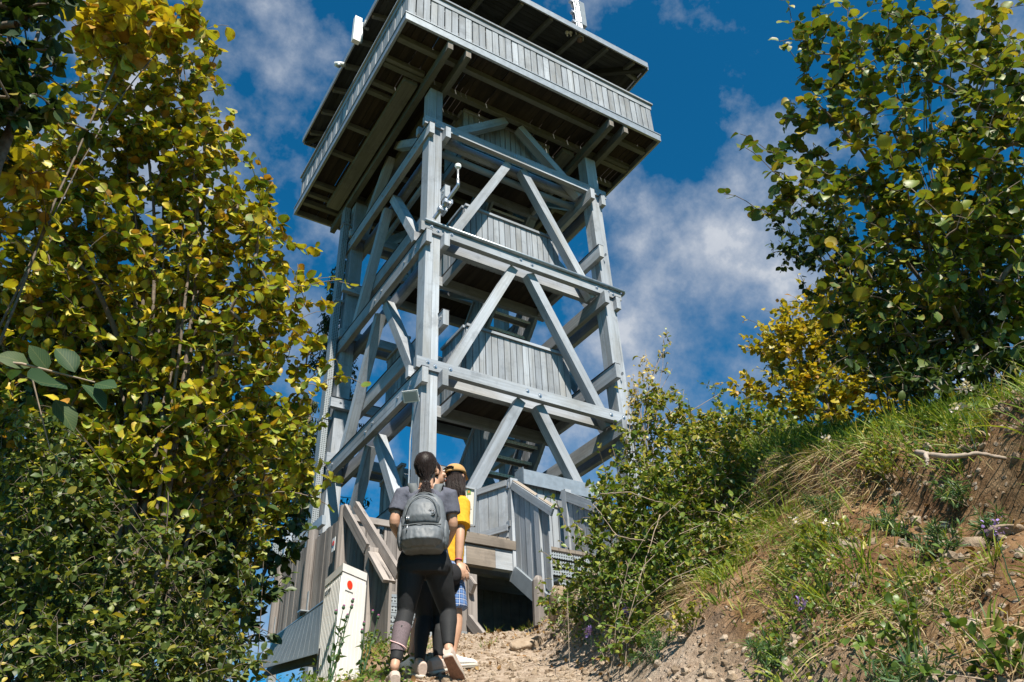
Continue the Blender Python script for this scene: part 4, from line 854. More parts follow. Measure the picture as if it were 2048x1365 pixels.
shrub('yellow_shrub', 'golden yellow shrub at the end of the bank, seen against the cloud', 'shrub', gbase(1680, 905, 9.6),
      [E(1640, 700, 9.6, 110, 120, .6), E(1580, 680, 9.6, 70, 70, .4), E(1720, 790, 9.4, 130, 90, .5), E(1590, 800, 9.4, 90, 70, .45), E(1680, 600, 9.8, 70, 60, .4), E(1510, 690, 9.5, 28, 22, .15), E(1500, 770, 9.4, 45, 30, .2), E(1790, 700, 9.6, 80, 120, .5)],
      1500, 'small', 'yellow', .070, n_stems=10, stem_r=.02, rnd=(.45, .25), per=7, tw=.3, seed=31)
shrub('hawthorn_bush', 'bushy small leaved hawthorn on the bank in front of the right tower post', 'bush', gbase(1300, 1230, 6.0),
      [E(1290, 900, 6.0, 70, 90, .35), E(1280, 1000, 5.9, 100, 80, .4), E(1240, 1010, 5.8, 60, 40, .25), E(1330, 830, 6.1, 45, 70, .3), E(1370, 960, 6.0, 90, 90, .4), E(1290, 1100, 5.7, 110, 90, .4), E(1200, 1075, 5.7, 45, 50, .25), E(1440, 870, 6.3, 60, 50, .3), E(1390, 850, 6.2, 50, 40, .25), E(1330, 700, 6.1, 10, 50, .05), E(1285, 800, 6.0, 30, 60, .15), E(1420, 930, 6.0, 90, 80, .4), E(1350, 1020, 5.7, 130, 110, .4), E(1210, 1000, 5.8, 40, 60, .2)],
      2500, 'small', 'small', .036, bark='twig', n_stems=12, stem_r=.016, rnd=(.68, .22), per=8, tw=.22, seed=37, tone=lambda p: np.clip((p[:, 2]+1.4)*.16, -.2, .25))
shrub('low_rose_bush', 'low dark leafy bush hanging over the bank below the hawthorn', 'bush', gbase(1370, 1240, 5.3),
      [E(1400, 1130, 5.3, 110, 80, .35), E(1320, 1210, 5.3, 100, 80, .35), E(1240, 1180, 5.6, 70, 70, .3), E(1470, 1070, 5.3, 70, 50, .25), E(1430, 1200, 5.0, 60, 40, .25), E(1280, 1270, 5.1, 80, 50, .25), E(1180, 1150, 5.8, 60, 40, .25), E(1380, 1270, 4.8, 70, 40, .25), E(1180, 1225, 6.3, 60, 35, .25), E(1235, 1300, 5.4, 60, 30, .2), E(1120, 1200, 7.0, 45, 25, .2), E(1460, 1170, 4.9, 70, 40, .25)],
      2100, 'small', 'small', .032, bark='twig', n_stems=18, stem_r=.006, rnd=(.5, .24), per=8, tw=.2, seed=41, spread=1.0)
shrub('low_rose_bush', 'low leafy bush along the crest of the bank, left of the golden shrub', 'bush', gbase(1460, 940, 7.5),
      [E(1440, 870, 7.6, 70, 50, .4), E(1500, 860, 7.6, 70, 55, .4), E(1380, 900, 7.5, 50, 50, .3), E(1560, 870, 7.4, 60, 40, .35)],
      900, 'small', 'small', .042, bark='twig', n_stems=9, stem_r=.01, rnd=(.6, .2), per=8, tw=.22, seed=43, spread=.8)
# spires of pale yellow flowers rising out of the hawthorn
fl = empty('yellow_flower_spires', gbase(1290, 1150, 5.95), 'tall stems with pale yellow flowers and dry seed heads above the hawthorn', 'flowers')
rg = np.random.default_rng(5); ch = []; FP = []; SP_ = []
for x, y in ((1265, 745), (1283, 715), (1278, 790), (1300, 735), (1255, 800), (1325, 675), (1290, 700)):
    b0 = gbase(1290, 1150, 5.95); t0 = at(x, y, 5.95); f = np.linspace(0, 1, 8)[:, None]; p = b0+(t0-b0)*f+rg.normal(0, .012, (8, 3))*f; ch.append((p, np.linspace(.005, .0015, 8), 4))
    for k in range(16 if x < 1310 else 5): q_ = t0+(b0-t0)*rg.uniform(0, .14)+rg.normal(0, .022, 3); FP.append(q_)
tubes_np('stems', M['twig'], ch, fl); FP = np.array(FP); n = len(FP)
leaves('blossoms', leaf_mat('pale_yellow_petal', [(0, (.55, .42, .14)), (1, (.62, .50, .26))], .3, .5, 0, 0), 'small', FP, norm(rg.normal(0, 1, (n, 3))+[0, 0, .3]), rg.normal(0, 1, (n, 3)), np.full(n, .034), rg.random(n), fl)
# spruces behind
def spruce(label, x, y, d, h, wid, seed, lean=0):
    rng = np.random.default_rng(seed); b0 = at(x, y, d); t0 = b0+np.array([lean, 0, h]); root = empty('spruce_tree', b0, label, 'spruce', 'spruces beyond the tower')
    ch = [(np.array([b0-[0, 0, 2.5], b0*.5+t0*.5, t0]), np.array([.15, .10, .012]), 7)]; P = []; Dn = []
    nb = int(h*9)
    for i in range(nb):
        f = rng.uniform(.0, .985); c = b0+(t0-b0)*f; an = rng.uniform(0, 6.283); Lb = wid*(1-f)**.75*rng.uniform(.55, 1.1)+.12; d_ = np.array([math.cos(an), math.sin(an), 0])
        s = np.linspace(0, 1, 6)[:, None]; p = c+d_*Lb*s+np.array([0, 0, 1.])*(-.42*Lb*s+.22*Lb*s*s); ch.append((p, np.linspace(.018, .003, 6)*(1-f*.6), 4))
        nk = int(8+Lb*22)
        for k in range(nk):
            s_ = rng.uniform(.12, 1); q_ = c+d_*Lb*s_+np.array([0, 0, 1.])*(-.42*Lb*s_+.22*Lb*s_*s_); ln = rng.uniform(.1, .42)
            m_ = int(ln/.05)
            for j in range(m_): P.append(q_+np.array([rng.normal(0, .02), rng.normal(0, .02), -.05*j])); Dn.append([rng.normal(0, .5), rng.normal(0, .5), -1])
    tubes_np('trunk', M['bark'], ch, root, origin=b0); P = np.array(P); n = len(P)
    leaves('crown', M['needle'], 'long', P, np.array(Dn), rng.normal(0, 1, (n, 3)), rng.uniform(.07, .12, n), rng.random(n), root, rng=rng)
spruce('slender drooping spruce between the left hazel and the tower', 628, 1060, 17., 7.4, 1.1, 3)
spruce('darker spruce glimpsed through the lower left legs of the tower', 590, 1100, 20., 4.2, 1.7, 4)
shrub('beech_tree', 'taller green tree farther back behind the left hazels', 'tree', at(200, 1300, 9.5)-[0, 0, 1.5],
      [E(120, 800, 9.5, 260, 260, .8), E(380, 950, 9.5, 220, 200, .7), E(60, 1150, 9.3, 260, 200, .7), E(350, 1200, 9.2, 200, 150, .6), E(560, 1050, 9.6, 60, 130, .4), E(250, 620, 9.7, 200, 160, .6)],
      2200, 'oval', 'deep', .10, n_stems=8, stem_r=.04, rnd=(.55, .25), per=8, tw=.45, seed=61)
# ------------------------------------------------------------------ the bank: grass, weeds, stones, roots
rg = np.random.default_rng(77)
def onground(u, v, dz=0.): p = CAM[:2]+u[:, None]*HF+v[:, None]*HR; return np.concatenate([p, (ground_h(u, v)+CAM[2]+dz)[:, None]], 1)
def gnormal(u, v, e=.06): gx = (ground_h(u+e, v)-ground_h(u-e, v))/(2*e); gy = (ground_h(u, v+e)-ground_h(u, v-e))/(2*e); n = -gx[:, None]*np.array([*HF, 0])-gy[:, None]*np.array([*HR, 0])+np.array([0, 0, 1.]); return norm(n)
def dedge(u, v): return v-np.interp(u, [0, 2, 5.7, 9, 10, 14], [.95, .72, .26, -.02, .1, 3.])
grassm = leaf_mat('grass_blade', [(.0, (.050, .105, .016)), (.4, (.14, .225, .026)), (.75, (.30, .35, .045)), (1., (.50, .42, .13))], .35, .5, .0, .0)
dry = leaf_mat('dry_grass_blade', [(.0, (.16, .11, .06)), (.5, (.33, .24, .12)), (1., (.52, .42, .24))], .2, .8, 0, 0)
def blades(name, m, P, Dr, Ln, Wd, bend, rnd, parent=None, origin=None, seg=4):
    n = len(P); t_ = np.linspace(0, 1, seg+1); X = norm(np.cross(Dr, rg.normal(0, 1, (n, 3)))); V = []; dn = np.array([0, 0, -1.])
    hz = Dr*np.array([1, 1, 0.])+rg.normal(0, .15, (n, 3))*np.array([1, 1, 0]); 
    for t0 in t_:
        c = P+Ln[:, None]*(Dr*t0+(hz*.7+dn*.75)*(bend[:, None]*t0*t0)); w = Wd[:, None]*(1-t0**1.6)*.5+.0002; V.append(np.stack([c-X*w, c+X*w], 1))
    V = np.concatenate(V, 1).reshape(-1, 3); k = 2*(seg+1); Q = np.array([(2*i, 2*i+1, 2*i+3, 2*i+2) for i in range(seg)]); F4 = (Q[None]+(np.arange(n)*k)[:, None, None]).reshape(-1, 4)
    uv = np.tile(np.array([(t0, s) for t0 in t_ for s in (-1., 1.)]), (n, 1)); return mesh_np(name, V, F4, m, parent, True, uv, {'rnd': np.repeat(rnd, k)}, origin=origin)
# tufts: placed where the photograph shows turf on the bank, its crest, and round the cabinet
def tuftfield(nt, cond, nb, ln, spread=.05, lean=.35):
    u = rg.uniform(1.5, 10.5, nt*6); v = rg.uniform(-2.6, 5.0, nt*6); ok = cond(u, v); u, v = u[ok][:nt], v[ok][:nt]; k = rg.poisson(nb, len(u))+2; L_ = ln*rg.uniform(.55, 1.25, len(u)); ui = np.repeat(u, k); vi = np.repeat(v, k); Li = np.repeat(L_, k)*rg.uniform(.5, 1.1, k.sum())
    s_ = spread*(.4+np.repeat(L_, k)*2); du, dv_ = rg.normal(0, 1, len(ui))*s_, rg.normal(0, 1, len(ui))*s_
    P = onground(ui+du, vi+dv_, -.01); nrm = gnormal(ui, vi, .15); out = du[:, None]*np.array([*HF, 0])+dv_[:, None]*np.array([*HR, 0])
    tone = np.repeat(rg.uniform(-.2, .2, len(u)), k)
    Dr = norm(np.array([0, 0, .8])+nrm*.35+norm(out)*lean+rg.normal(0, .22, (len(ui), 3))); return P, Dr, Li, tone
def cond_bank(u, v):
    d = dedge(u, v); n = fbm(u*1.6+3, v*1.6, 3, 61); near = sstep(.2, .55, d); pr = .16*near+.75*sstep(.45, .8, d)*(1-.85*sstep(.98, 1.1, d)*(1-sstep(1.42, 1.55, d))*(1-sstep(4.3, 5.2, u)))*sstep(2.0, 3.2, u)+.35*sstep(1.45, 1.8, d)
    return (d > .15) & (rg.random(len(u)) < pr+n*1.5) & (u < 9.6) & ~((u > 6.3) & (d < .75) & (rg.random(len(u)) < .75))
def cond_crest(u, v): d = dedge(u, v); return (d > 1.45) & (d < 3.6) & (u > 2.) & (u < 9)
def cond_left(u, v): d = dedge(u, v); return (d < -1.0) & (u > 4.8) & (v > -2.6) & (rg.random(len(u)) < .35+.65*(u < 8)) & (fbm(u*2, v*2, 3, 17) > -.1)
def cond_steps(u, v): d = dedge(u, v); return (u > 7.5) & (u < 9.6) & (d < .3) & (d > -1.2) & (fbm(u*2.5, v*2.5, 3, 19) > .02)
A_ = [tuftfield(1750, cond_bank, 16, .19), tuftfield(900, cond_crest, 15, .23), tuftfield(300, cond_left, 12, .13), tuftfield(60, cond_steps, 12, .16)]
P, Dr, Ln, tn = [np.concatenate(a) for a in zip(*A_)]
tag(blades('grass', grassm, P, Dr, Ln, .005+.006*rg.random(len(P))*np.clip(Ln*3, .4, 1.3), rg.uniform(.15, .8, len(P)), np.clip(rg.normal(.48, .22, len(P))+tn, 0, 1)), kind='stuff')
A_ = [tuftfield(600, cond_bank, 12, .15, lean=.8), tuftfield(200, cond_crest, 8, .28), tuftfield(150, cond_left, 8, .15), tuftfield(60, cond_steps, 10, .18)]
P, Dr, Ln, tn = [np.concatenate(a) for a in zip(*A_)]
u = rg.uniform(1.8, 8.5, 2600); v = rg.uniform(.6, 4, 2600); d = dedge(u, v); ok = (d > .55) & (d < 1.6) & (fbm(u*2.2, v*2.2, 3, 71) > .07); u, v = u[ok], v[ok]
k = 16; ui, vi = np.repeat(u, k)+rg.normal(0, .05, len(u)*k), np.repeat(v, k)+rg.normal(0, .05, len(u)*k); P2 = onground(ui, vi, .02); D2 = norm(gnormal(ui, vi, .15)*.8+rg.normal(0, .35, P2.shape)+np.array([0, 0, -.35])); L2 = rg.uniform(.06, .2, len(P2))
tag(blades('dry_grass', dry, np.concatenate([P, P2]), np.concatenate([Dr, D2]), np.concatenate([Ln, L2]), np.full(len(P)+len(P2), .0042), np.concatenate([rg.uniform(.3, 1., len(P)), rg.uniform(.8, 1.6, len(P2))]), rg.random(len(P)+len(P2))), kind='stuff')
# small-leaved ground cover
def cover(n, cond, size, m, kind, name, h=.08, rnd=(.5, .25)):
    u = rg.uniform(1.2, 10.5, n*8); v = rg.uniform(-3.2, 5, n*8); ok = cond(u, v); u, v = u[ok][:n], v[ok][:n]; P = onground(u, v); nr = gnormal(u, v, .15); P = P+nr*(rg.random(len(P))**1.5*h)[:, None]; Dn = norm(rg.normal(0, 1, P.shape)+nr*.5)
    o = leaves(name, m, kind, P, Dn, norm(nr+np.array([0, 0, .6])+rg.normal(0, .5, P.shape)), size*rg.uniform(.5, 1.3, len(P)), np.clip(rg.normal(*rnd, len(P)), 0, 1)); return tag(o, kind='stuff')
def c1(u, v): d = dedge(u, v); return (d > .12) & (d < 3.2) & (fbm(u*1.3, v*1.3, 4, 91) > .035-.12*sstep(1.4, 1.8, d)+.12*sstep(.98, 1.1, d)*(1-sstep(1.4, 1.5, d))*(1-sstep(4.3, 5.2, u))) & (u < 9.7)
def c2(u, v): d = dedge(u, v); return (d < -1.0) & (fbm(u*1.5, v*1.5, 3, 93) > -.12) & (u > 4.5)
cover(42000, c1, .023, M['small'], 'small', 'ground_cover_leaves', .10); cover(7000, c2, .035, M['small'], 'small', 'ground_cover_leaves', .14, (.4, .2))
litter = leaf_mat('fallen_leaf', [(.0, (.09, .045, .02)), (.5, (.20, .10, .035)), (1., (.34, .22, .09))], .1, .8, .2, 0)
def c3(u, v): d = dedge(u, v); return (d > -1.0) & (d < 2.2) & (fbm(u*1.1, v*1.1, 3, 99) > -.08)
cover(1900, c3, .04, litter, 'oval', 'leaf_litter', .015)
# stones
def stones(name, n, cond, s0, s1, m, sub=1):
    bm = bmesh.new(); bmesh.ops.create_icosphere(bm, subdivisions=sub, radius=1.); T0 = np.array([v.co for v in bm.verts]); Q = np.array([[v.index for v in f.verts] for f in bm.faces]); bm.free()
    u = rg.uniform(1.0, 10, n*8); v = rg.uniform(-2, 4, n*8); ok = cond(u, v); u, v = u[ok][:n], v[ok][:n]; n = len(u); P = onground(u, v); S = s0+(s1-s0)*rg.random(n)**3.5; k = len(T0)
    A = norm(rg.normal(0, 1, (n, 3))); B = norm(np.cross(A, rg.normal(0, 1, (n, 3)))); C_ = np.cross(A, B); sc3 = rg.uniform(.55, 1.15, (n, 3)); T = T0[None]*(1+rg.normal(0, .16, (n, k, 1)))*sc3[:, None]
    V = P[:, None]+S[:, None, None]*(T[..., :1]*A[:, None]+T[..., 1:2]*B[:, None]+T[..., 2:]*C_[:, None]); F3 = (Q[None]+(np.arange(n)*k)[:, None, None]).reshape(-1, 3)
    return tag(mesh_np(name, V.reshape(-1, 3), F3, m, None, False, V.reshape(-1, 3)[:, :2], {'rnd': np.repeat(rg.random(n), k)}), kind='stuff')
def stone_mat():
    m, t, b = mat('pale_limestone'); b.inputs['Roughness'].default_value = .95; b.inputs['Specular IOR Level'].default_value = .1
    a = N(t, 'ShaderNodeAttribute', attribute_name='rnd'); g = N(t, 'ShaderNodeNewGeometry'); z = N(t, 'ShaderNodeTexNoise', i={'Scale': 22., 'Detail': 7., 'Roughness': .65}); L(t, g.outputs['Position'], z.inputs['Vector'])
    r = ramp(t, [(.0, (.13, .092, .062)), (.5, (.27, .205, .145)), (1., (.46, .38, .30))]); L(t, math_(t, 'ADD', math_(t, 'MULTIPLY', a.outputs['Fac'], .6), math_(t, 'SUBTRACT', z.outputs['Fac'], .3)), r.inputs[0]); L(t, r.outputs[0], b.inputs['Base Color'])
    u = N(t, 'ShaderNodeBump', i={'Strength': .8, 'Distance': .02}); L(t, z.outputs['Fac'], u.inputs['Height']); L(t, u.outputs[0], b.inputs['Normal']); return m
M['stone'] = stone_mat()
stones('gravel', 9000, lambda u, v: (dedge(u, v) > -1.1) & (dedge(u, v) < .5), .004, .030, M['stone'])
stones('bank_stones', 5200, lambda u, v: (dedge(u, v) > .1) & (dedge(u, v) < 1.7) & (fbm(u*1.2, v*1.2, 3, 55) > -.1+.2*(u > 4)), .004, .028, M['stone'])
def rock(label, x, y, d, s, seed, cat='rock', sq=(1, .8, .7)):
    r_ = np.random.default_rng(seed); p = at(x, y, d); p[2] = min(p[2], ground_z(p[0], p[1])-s*.12) if d < 99 else p[2]
    bm = bmesh.new(); bmesh.ops.create_icosphere(bm, subdivisions=4, radius=1.)
    an = r_.uniform(0, 6); Rm = Matrix.Rotation(an, 3, 'Z') @ Matrix.Rotation(r_.uniform(-.4, .4), 3, 'X')
    pl = [norm(r_.normal(0, 1, 3)) for _ in range(9)]
    for v in bm.verts:
        c = np.array(v.co); 
        for q in pl:
            e = c@q-.72
            if e > 0: c = c-q*e*.85
        c = c*(1+.22*float(fbm(np.array([c[0]*2+seed]), np.array([c[1]*2+c[2]*1.7]), 4, seed)[0])); v.co = Rm @ Vector(c*np.array(sq)*s)
    me = D.meshes.new('rock'); bm.to_mesh(me); bm.free(); a = me.attributes.new('rnd', 'FLOAT', 'POINT'); a.data.foreach_set('value', np.full(len(me.vertices), r_.uniform(.4, .8), np.float32))
    me.materials.append(M['stone']); me.polygons.foreach_set('use_smooth', np.ones(len(me.polygons), bool)); o = D.objects.new('rock', me); COL.objects.link(o); o.location = p.tolist(); return tag(o, label, cat)
rock('large pale limestone ledge low on the bank beside the path', 1062, 1292, 7.4, .2, 3, sq=(1.4, .7, .6))
rock('upright pale limestone slab half buried in the bank above the path ledge', 1125, 1225, 7.6, .26, 5, sq=(.6, .5, 1.3))
rock('small pale rock on the path edge under the low dark bush', 1175, 1290, 6.3, .10, 11)
rock('brown rock wedged under the bleached root', 1905, 955, 3.75, .08, 14, sq=(1.2, .8, .8))
rock('flat buff rock lying in the bare scree right of the bleached root', 1990, 1010, 3.4, .05, 17, sq=(1.3, 1, .6))
def root_(name, label, pts3, r0, r1, seed, cat='root', m='twig'):
    r_ = np.random.default_rng(seed); p = np.array(pts3); t_ = np.linspace(0, len(p)-1, 26); P = np.stack([np.interp(t_, range(len(p)), p[:, a]) for a in range(3)], 1)
    for _ in range(3): P[1:-1] = (P[:-2]+P[1:-1]*2+P[2:])/4
    P += np.cumsum(r_.normal(0, .004, P.shape), 0)*.6; rad = np.linspace(r0, r1, len(P))*(1+.25*r_.normal(0, 1, len(P))*.5); b = MB(); b.tube(P, rad, 9); o = b.build(name, M[m], None, True); return tag(o, label, cat)
M['root'] = wood('bleached_root', (.50, .42, .35), (.26, .20, .155), (.2, .15, .11), 1., .9, .5, .1)
root_('dead_root', 'thick bleached root jutting from the crest of the bank at the right', [at(1835, 905, 3.75), at(1870, 912, 3.62), at(1905, 918, 3.6), at(1950, 910, 3.62), at(2010, 915, 3.7)], .013, .008, 1, m='root')
root_('dead_root', 'short fork of bleached root bending down below the thick one', [at(1855, 908, 3.62), at(1862, 925, 3.56), at(1868, 942, 3.56)], .010, .004, 2, m='root')
root_('dead_branch', 'bare pale branch arching in front of the hawthorn', [at(1200, 990, 5.3), at(1260, 985, 5.2), at(1300, 1000, 5.2), at(1330, 1005, 5.3)], .0045, .002, 4, 'branch', 'twig')
root_('dead_branch', 'forked dry twig hanging down inside the hawthorn', [at(1320, 1030, 5.2), at(1295, 1110, 5.1), at(1290, 1170, 5.1)], .0035, .0018, 5, 'branch', 'twig')
root_('dead_branch', 'bare twig slanting down left of the hawthorn over the steps', [at(1290, 1080, 5.3), at(1235, 1070, 5.3), at(1185, 1010, 5.4)], .004, .002, 6, 'branch', 'twig')
# single weeds on the bank
def weed(label, x, y, d, h, n, kind, lm, size, seed, cat='weed', spread=.5, rnd=(.6, .2), per=14, name='leafy_weed', group=None):
    r_ = np.random.default_rng(seed); p = at(x, y, d); u_, v_ = uv_of(p); p[2] = ground_z(p[0], p[1])-.01; root = empty(name, p, label, cat, group); ch = []; P = []; Dn = []; up = norm(gnormal(np.array([u_]), np.array([v_]), .15)[0]*.5+np.array([0, 0, .8]))
    for i in range(n):
        d_ = norm(up+r_.normal(0, spread, 3)); L_ = h*r_.uniform(.6, 1.1); s = np.linspace(0, 1, 6)[:, None]; q = p+d_*L_*s+np.array([0, 0, -.12*L_])*s*s; ch.append((q, np.linspace(.0035, .001, 6), 4))
        for k in range(per):
            f = r_.uniform(.25, 1.02); c = p+d_*L_*f+np.array([0, 0, -.12*L_])*f*f; P.append(c); Dn.append(norm(r_.normal(0, 1, 3)+d_*.6))
    tubes_np('stems', M['twig'], ch, root, origin=p); P = np.array(P); k = len(P)
    leaves('crown', M[lm], kind, P, np.array(Dn), np.array([0, 0, 1.])+r_.normal(0, .5, (k, 3)), size*r_.uniform(.7, 1.2, k), np.clip(r_.normal(*rnd, k), 0, 1), root, rng=r_); return root
M['spurge'] = leaf_mat('blue_green_spurge_leaf', [(0, (.05, .11, .05)), (.6, (.11, .19, .08)), (1, (.25, .28, .07))], .3, .5, 0, 0)
SG = 'spurge tufts on the bank'
for i, (x, y, d, w_) in enumerate(((1320, 1335, 4.6, 'at the foot of the bank, nearest the path'), (1545, 1255, 3.6, 'low on the bank, right of the low dark bush'), (1520, 1330, 3.2, 'at the bottom edge under the middle of the bank'), (1850, 1020, 3.6, 'below the bleached root on bare soil'), (1760, 1000, 3.9, 'left of the bare soil hollow'), (1920, 880, 3.6, 'growing just above the bleached root'), (1640, 1000, 4.4, 'in the grass in the middle of the bank'), (1790, 1280, 2.6, 'on the bare soil near the bottom right'), (1980, 1330, 2.0, 'at the bottom right corner'), (1870, 830, 3.9, 'in the tall grass on the crest'))):
    weed('blue green feathery spurge tuft '+w_, x, y, d, .17 if d > 2.5 else .12, 9, 'needle', 'spurge', .045, 100+i, 'spurge', .6, (.5, .2), 46, 'spurge', SG)
for i, (x, y, d, h, w_) in enumerate(((1640, 1110, 4.0, .24, 'bright yellow green bushy weed in the middle of the bank'), (1740, 830, 4.4, .26, 'light green bushy weed on the crest between grass and root'), (1390, 1290, 4.4, .2, 'yellow green weed at the foot of the low dark bush'), (1800, 1190, 2.9, .26, 'leafy dark weed on the right half of the bank'), (1960, 1170, 2.5, .22, 'leafy weed at the right edge of the bank'))):
    weed(w_, x, y, d, h, 12, 'small' if i < 3 else 'oval', 'small', .024 if i < 3 else .034, 130+i, 'weed', .5, (.75 if i < 3 else .45, .18), 22 if i < 3 else 14)
for i, (x, y, d) in enumerate(((1600, 745, 5.2), (1910, 810, 4.2), (1950, 790, 4.3))[:0]): pass
# purple thistle in front of the cabinet
M['thistle'] = plain('thistle_purple', (.22, .06, .16), .8)
def thistle(label, base, tops, seed):
    r_ = np.random.default_rng(seed); root = empty('thistle', base, label, 'thistle'); ch = []; P = []; Dn = []; q = None
    for (x, y, d) in tops:
        t0 = at(x, y, d); f = np.linspace(0, 1, 9)[:, None]; q = base+(t0-base)*f+r_.normal(0, .012, (9, 3))*f*(1.2-f); q[-1] = t0; ch.append((q, np.linspace(.006, .002, 9), 5))
        for k in range(12): g_ = r_.uniform(.05, .9)**1.3; P.append(base+(t0-base)*g_); Dn.append(norm(r_.normal(0, 1, 3)+[0, 0, .5]))
        dr = norm(t0-q[-3]); hd = MB(); pt = MB(); hd.ball(t0, (.011, .011, .013), 9, 6); pt.tube([t0+dr*.006, t0+dr*.014, t0+dr*.020], [.006, .009, .007], 8); pt.build('purple_florets', M['thistle'], hd.build('flower_head', M['spurge'], root, True), True)
    tubes_np('stems', M['spurge'], ch, root, origin=base); P = np.array(P); k = len(P); leaves('crown', M['spurge'], 'long', P, np.array(Dn), r_.normal(0, .5, (k, 3))+[0, 0, 1], r_.uniform(.025, .065, k), r_.random(k)*.8, root, rng=r_)
thistle('tall spindly thistle with purple heads leaning in front of the cabinet', gbase(655, 1372, 5.45), [(687, 1216, 5.5), (672, 1226, 5.45), (703, 1215, 5.5), (694, 1234, 5.5), (705, 1203, 5.5)], 1)
thistle('smaller purple thistle growing between the cabinet and the people', gbase(722, 1345, 5.7), [(728, 1249, 5.75), (724, 1264, 5.7), (756, 1235, 5.8), (745, 1226, 5.8)], 2)

def wild_flower(label, x, y, d, h, col, seed, grp):
    r_ = np.random.default_rng(seed); p = at(x, y, d); top = p*1.; p[2] = ground_z(p[0], p[1])-.01; top[2] = max(p[2]+h*.7, min(top[2], p[2]+h*1.6)); root = empty('wild_flower', p, label, 'flower', grp)
    f = np.linspace(0, 1, 6)[:, None]; q = p+(top-p)*f+r_.normal(0, .006, (6, 3))*f; tubes_np('stem', M['spurge'], [(q, np.linspace(.0025, .0012, 6), 4)], root, origin=p)
    n = 26; P = q[-1]+r_.normal(0, .012, (n, 3)); leaves('flower_head', col, 'small', P, norm(r_.normal(0, 1, (n, 3))+[0, 0, .4]), r_.normal(0, .5, (n, 3))+[0, 0, 1], np.full(n, .0042*d), r_.random(n), root, rng=r_)
wf = leaf_mat('white_petal', [(0, (.62, .52, .46)), (1, (.75, .68, .62))], .25, .6, 0, 0); pf = leaf_mat('violet_petal', [(0, (.26, .17, .48)), (1, (.40, .28, .62))], .25, .6, 0, 0)
for i, (x, y, d) in enumerate(((1935, 775, 3.9), (1915, 800, 3.9), (1650, 880, 4.9), (1590, 1045, 4.4), (1660, 1080, 4.0))): wild_flower('small off white flower head '+('on the grassy crest, right of the yellow green weed', 'on the grassy crest beside the taller white one', 'at the crest left of the bleached root', 'in the grass in the middle of the slope', 'low in the middle of the slope')[i], x, y, d, .16, wf, 200+i, 'white flowers on the bank')
for i, (x, y, d) in enumerate(((1250, 1148, 5.2), (1172, 1165, 5.6), (1605, 1210, 3.6), (1985, 1058, 2.9))): wild_flower('small violet flower '+('in front of the low dark bush', 'at the left end of the low dark bush', 'on the bare soil in the lower middle of the bank', 'at the right edge of the bank')[i], x, y, d, .14, pf, 210+i, 'violet flowers on the bank')
# ------------------------------------------------------------------ people
r3 = np.array([*HR, 0.]); f3 = np.array([*HF, 0.]); z3 = np.array([0, 0, 1.])
def remesh(name, mb, m, parent, voxel=.008, it=4, origin=None, wr=0., seed=0, subdiv=0):
    o = mb.build('tmp', m); c0 = np.array(o.location); o.location = (0, 0, 0)
    k = o.modifiers.new('r', 'REMESH'); k.mode = 'VOXEL'; k.voxel_size = voxel; k.use_smooth_shade = True
    s = o.modifiers.new('s', 'SMOOTH'); s.iterations = it; s.factor = .5
    dg = bpy.context.evaluated_depsgraph_get(); dg.update(); me = D.meshes.new_from_object(o.evaluated_get(dg)); D.objects.remove(o)
    n = len(me.vertices); V = np.zeros(n*3, np.float32); me.vertices.foreach_get('co', V); V = V.reshape(-1, 3).astype(float)+c0
    if wr:
        Nn = np.zeros(n*3, np.float32); me.vertices.foreach_get('normal', Nn); Nn = Nn.reshape(-1, 3)
        w_ = fbm((V@r3)*26+seed, V[:, 2]*17+(V@r3)*14, 3, seed); V = V+Nn*(wr*(np.abs(w_)*-2+.3))[:, None]
    org = V.mean(0) if origin is None else np.asarray(origin, float)
    me.vertices.foreach_set('co', (V-org).astype(np.float32).ravel()); me.update(); me.name = name
    me.materials.clear(); me.materials.append(m); me.polygons.foreach_set('use_smooth', np.ones(len(me.polygons), bool))
    o = D.objects.new(name, me); COL.objects.link(o)
    if parent is not None: o.parent = parent; org = org-wloc(parent)
    o.location = org.tolist(); return o
def loft(b, secs, n=20, flat=None):
    # secs: (centre, half width along ax, half depth along ay, ax, ay, squareness)
    V = []; 
    for c, a, d, ax, ay, *sq in secs:
        p = 2/(sq[0] if sq else 2.)
        for k in range(n):
            t_ = 2*math.pi*k/n; cs, sn = math.cos(t_), math.sin(t_)
            V.append(np.asarray(c)+np.asarray(ax)*a*math.copysign(abs(cs)**p, cs)+np.asarray(ay)*d*math.copysign(abs(sn)**p, sn))
    m_ = len(secs); Fs = [(i*n+k, i*n+(k+1) % n, (i+1)*n+(k+1) % n, (i+1)*n+k) for i in range(m_-1) for k in range(n)]+[tuple(range(n))[::-1], tuple((m_-1)*n+k for k in range(n))]
    return b.add(V, Fs)
def limb(b, pts, rad, fine=10, n=14, asp=1.):
    P = np.asarray(pts, float); t_ = np.linspace(0, len(P)-1, (len(P)-1)*fine+1); Q = np.stack([np.interp(t_, range(len(P)), P[:, a]) for a in range(3)], 1); r = np.interp(t_, np.linspace(0, len(P)-1, len(rad)), rad)
    for _ in range(3): Q[1:-1] = (Q[:-2]+2*Q[1:-1]+Q[2:])/4
    b.tube(Q, r, n); b.ball(Q[0], r[0]*.98, 12, 8); b.ball(Q[-1], r[-1]*.98, 12, 8); return b
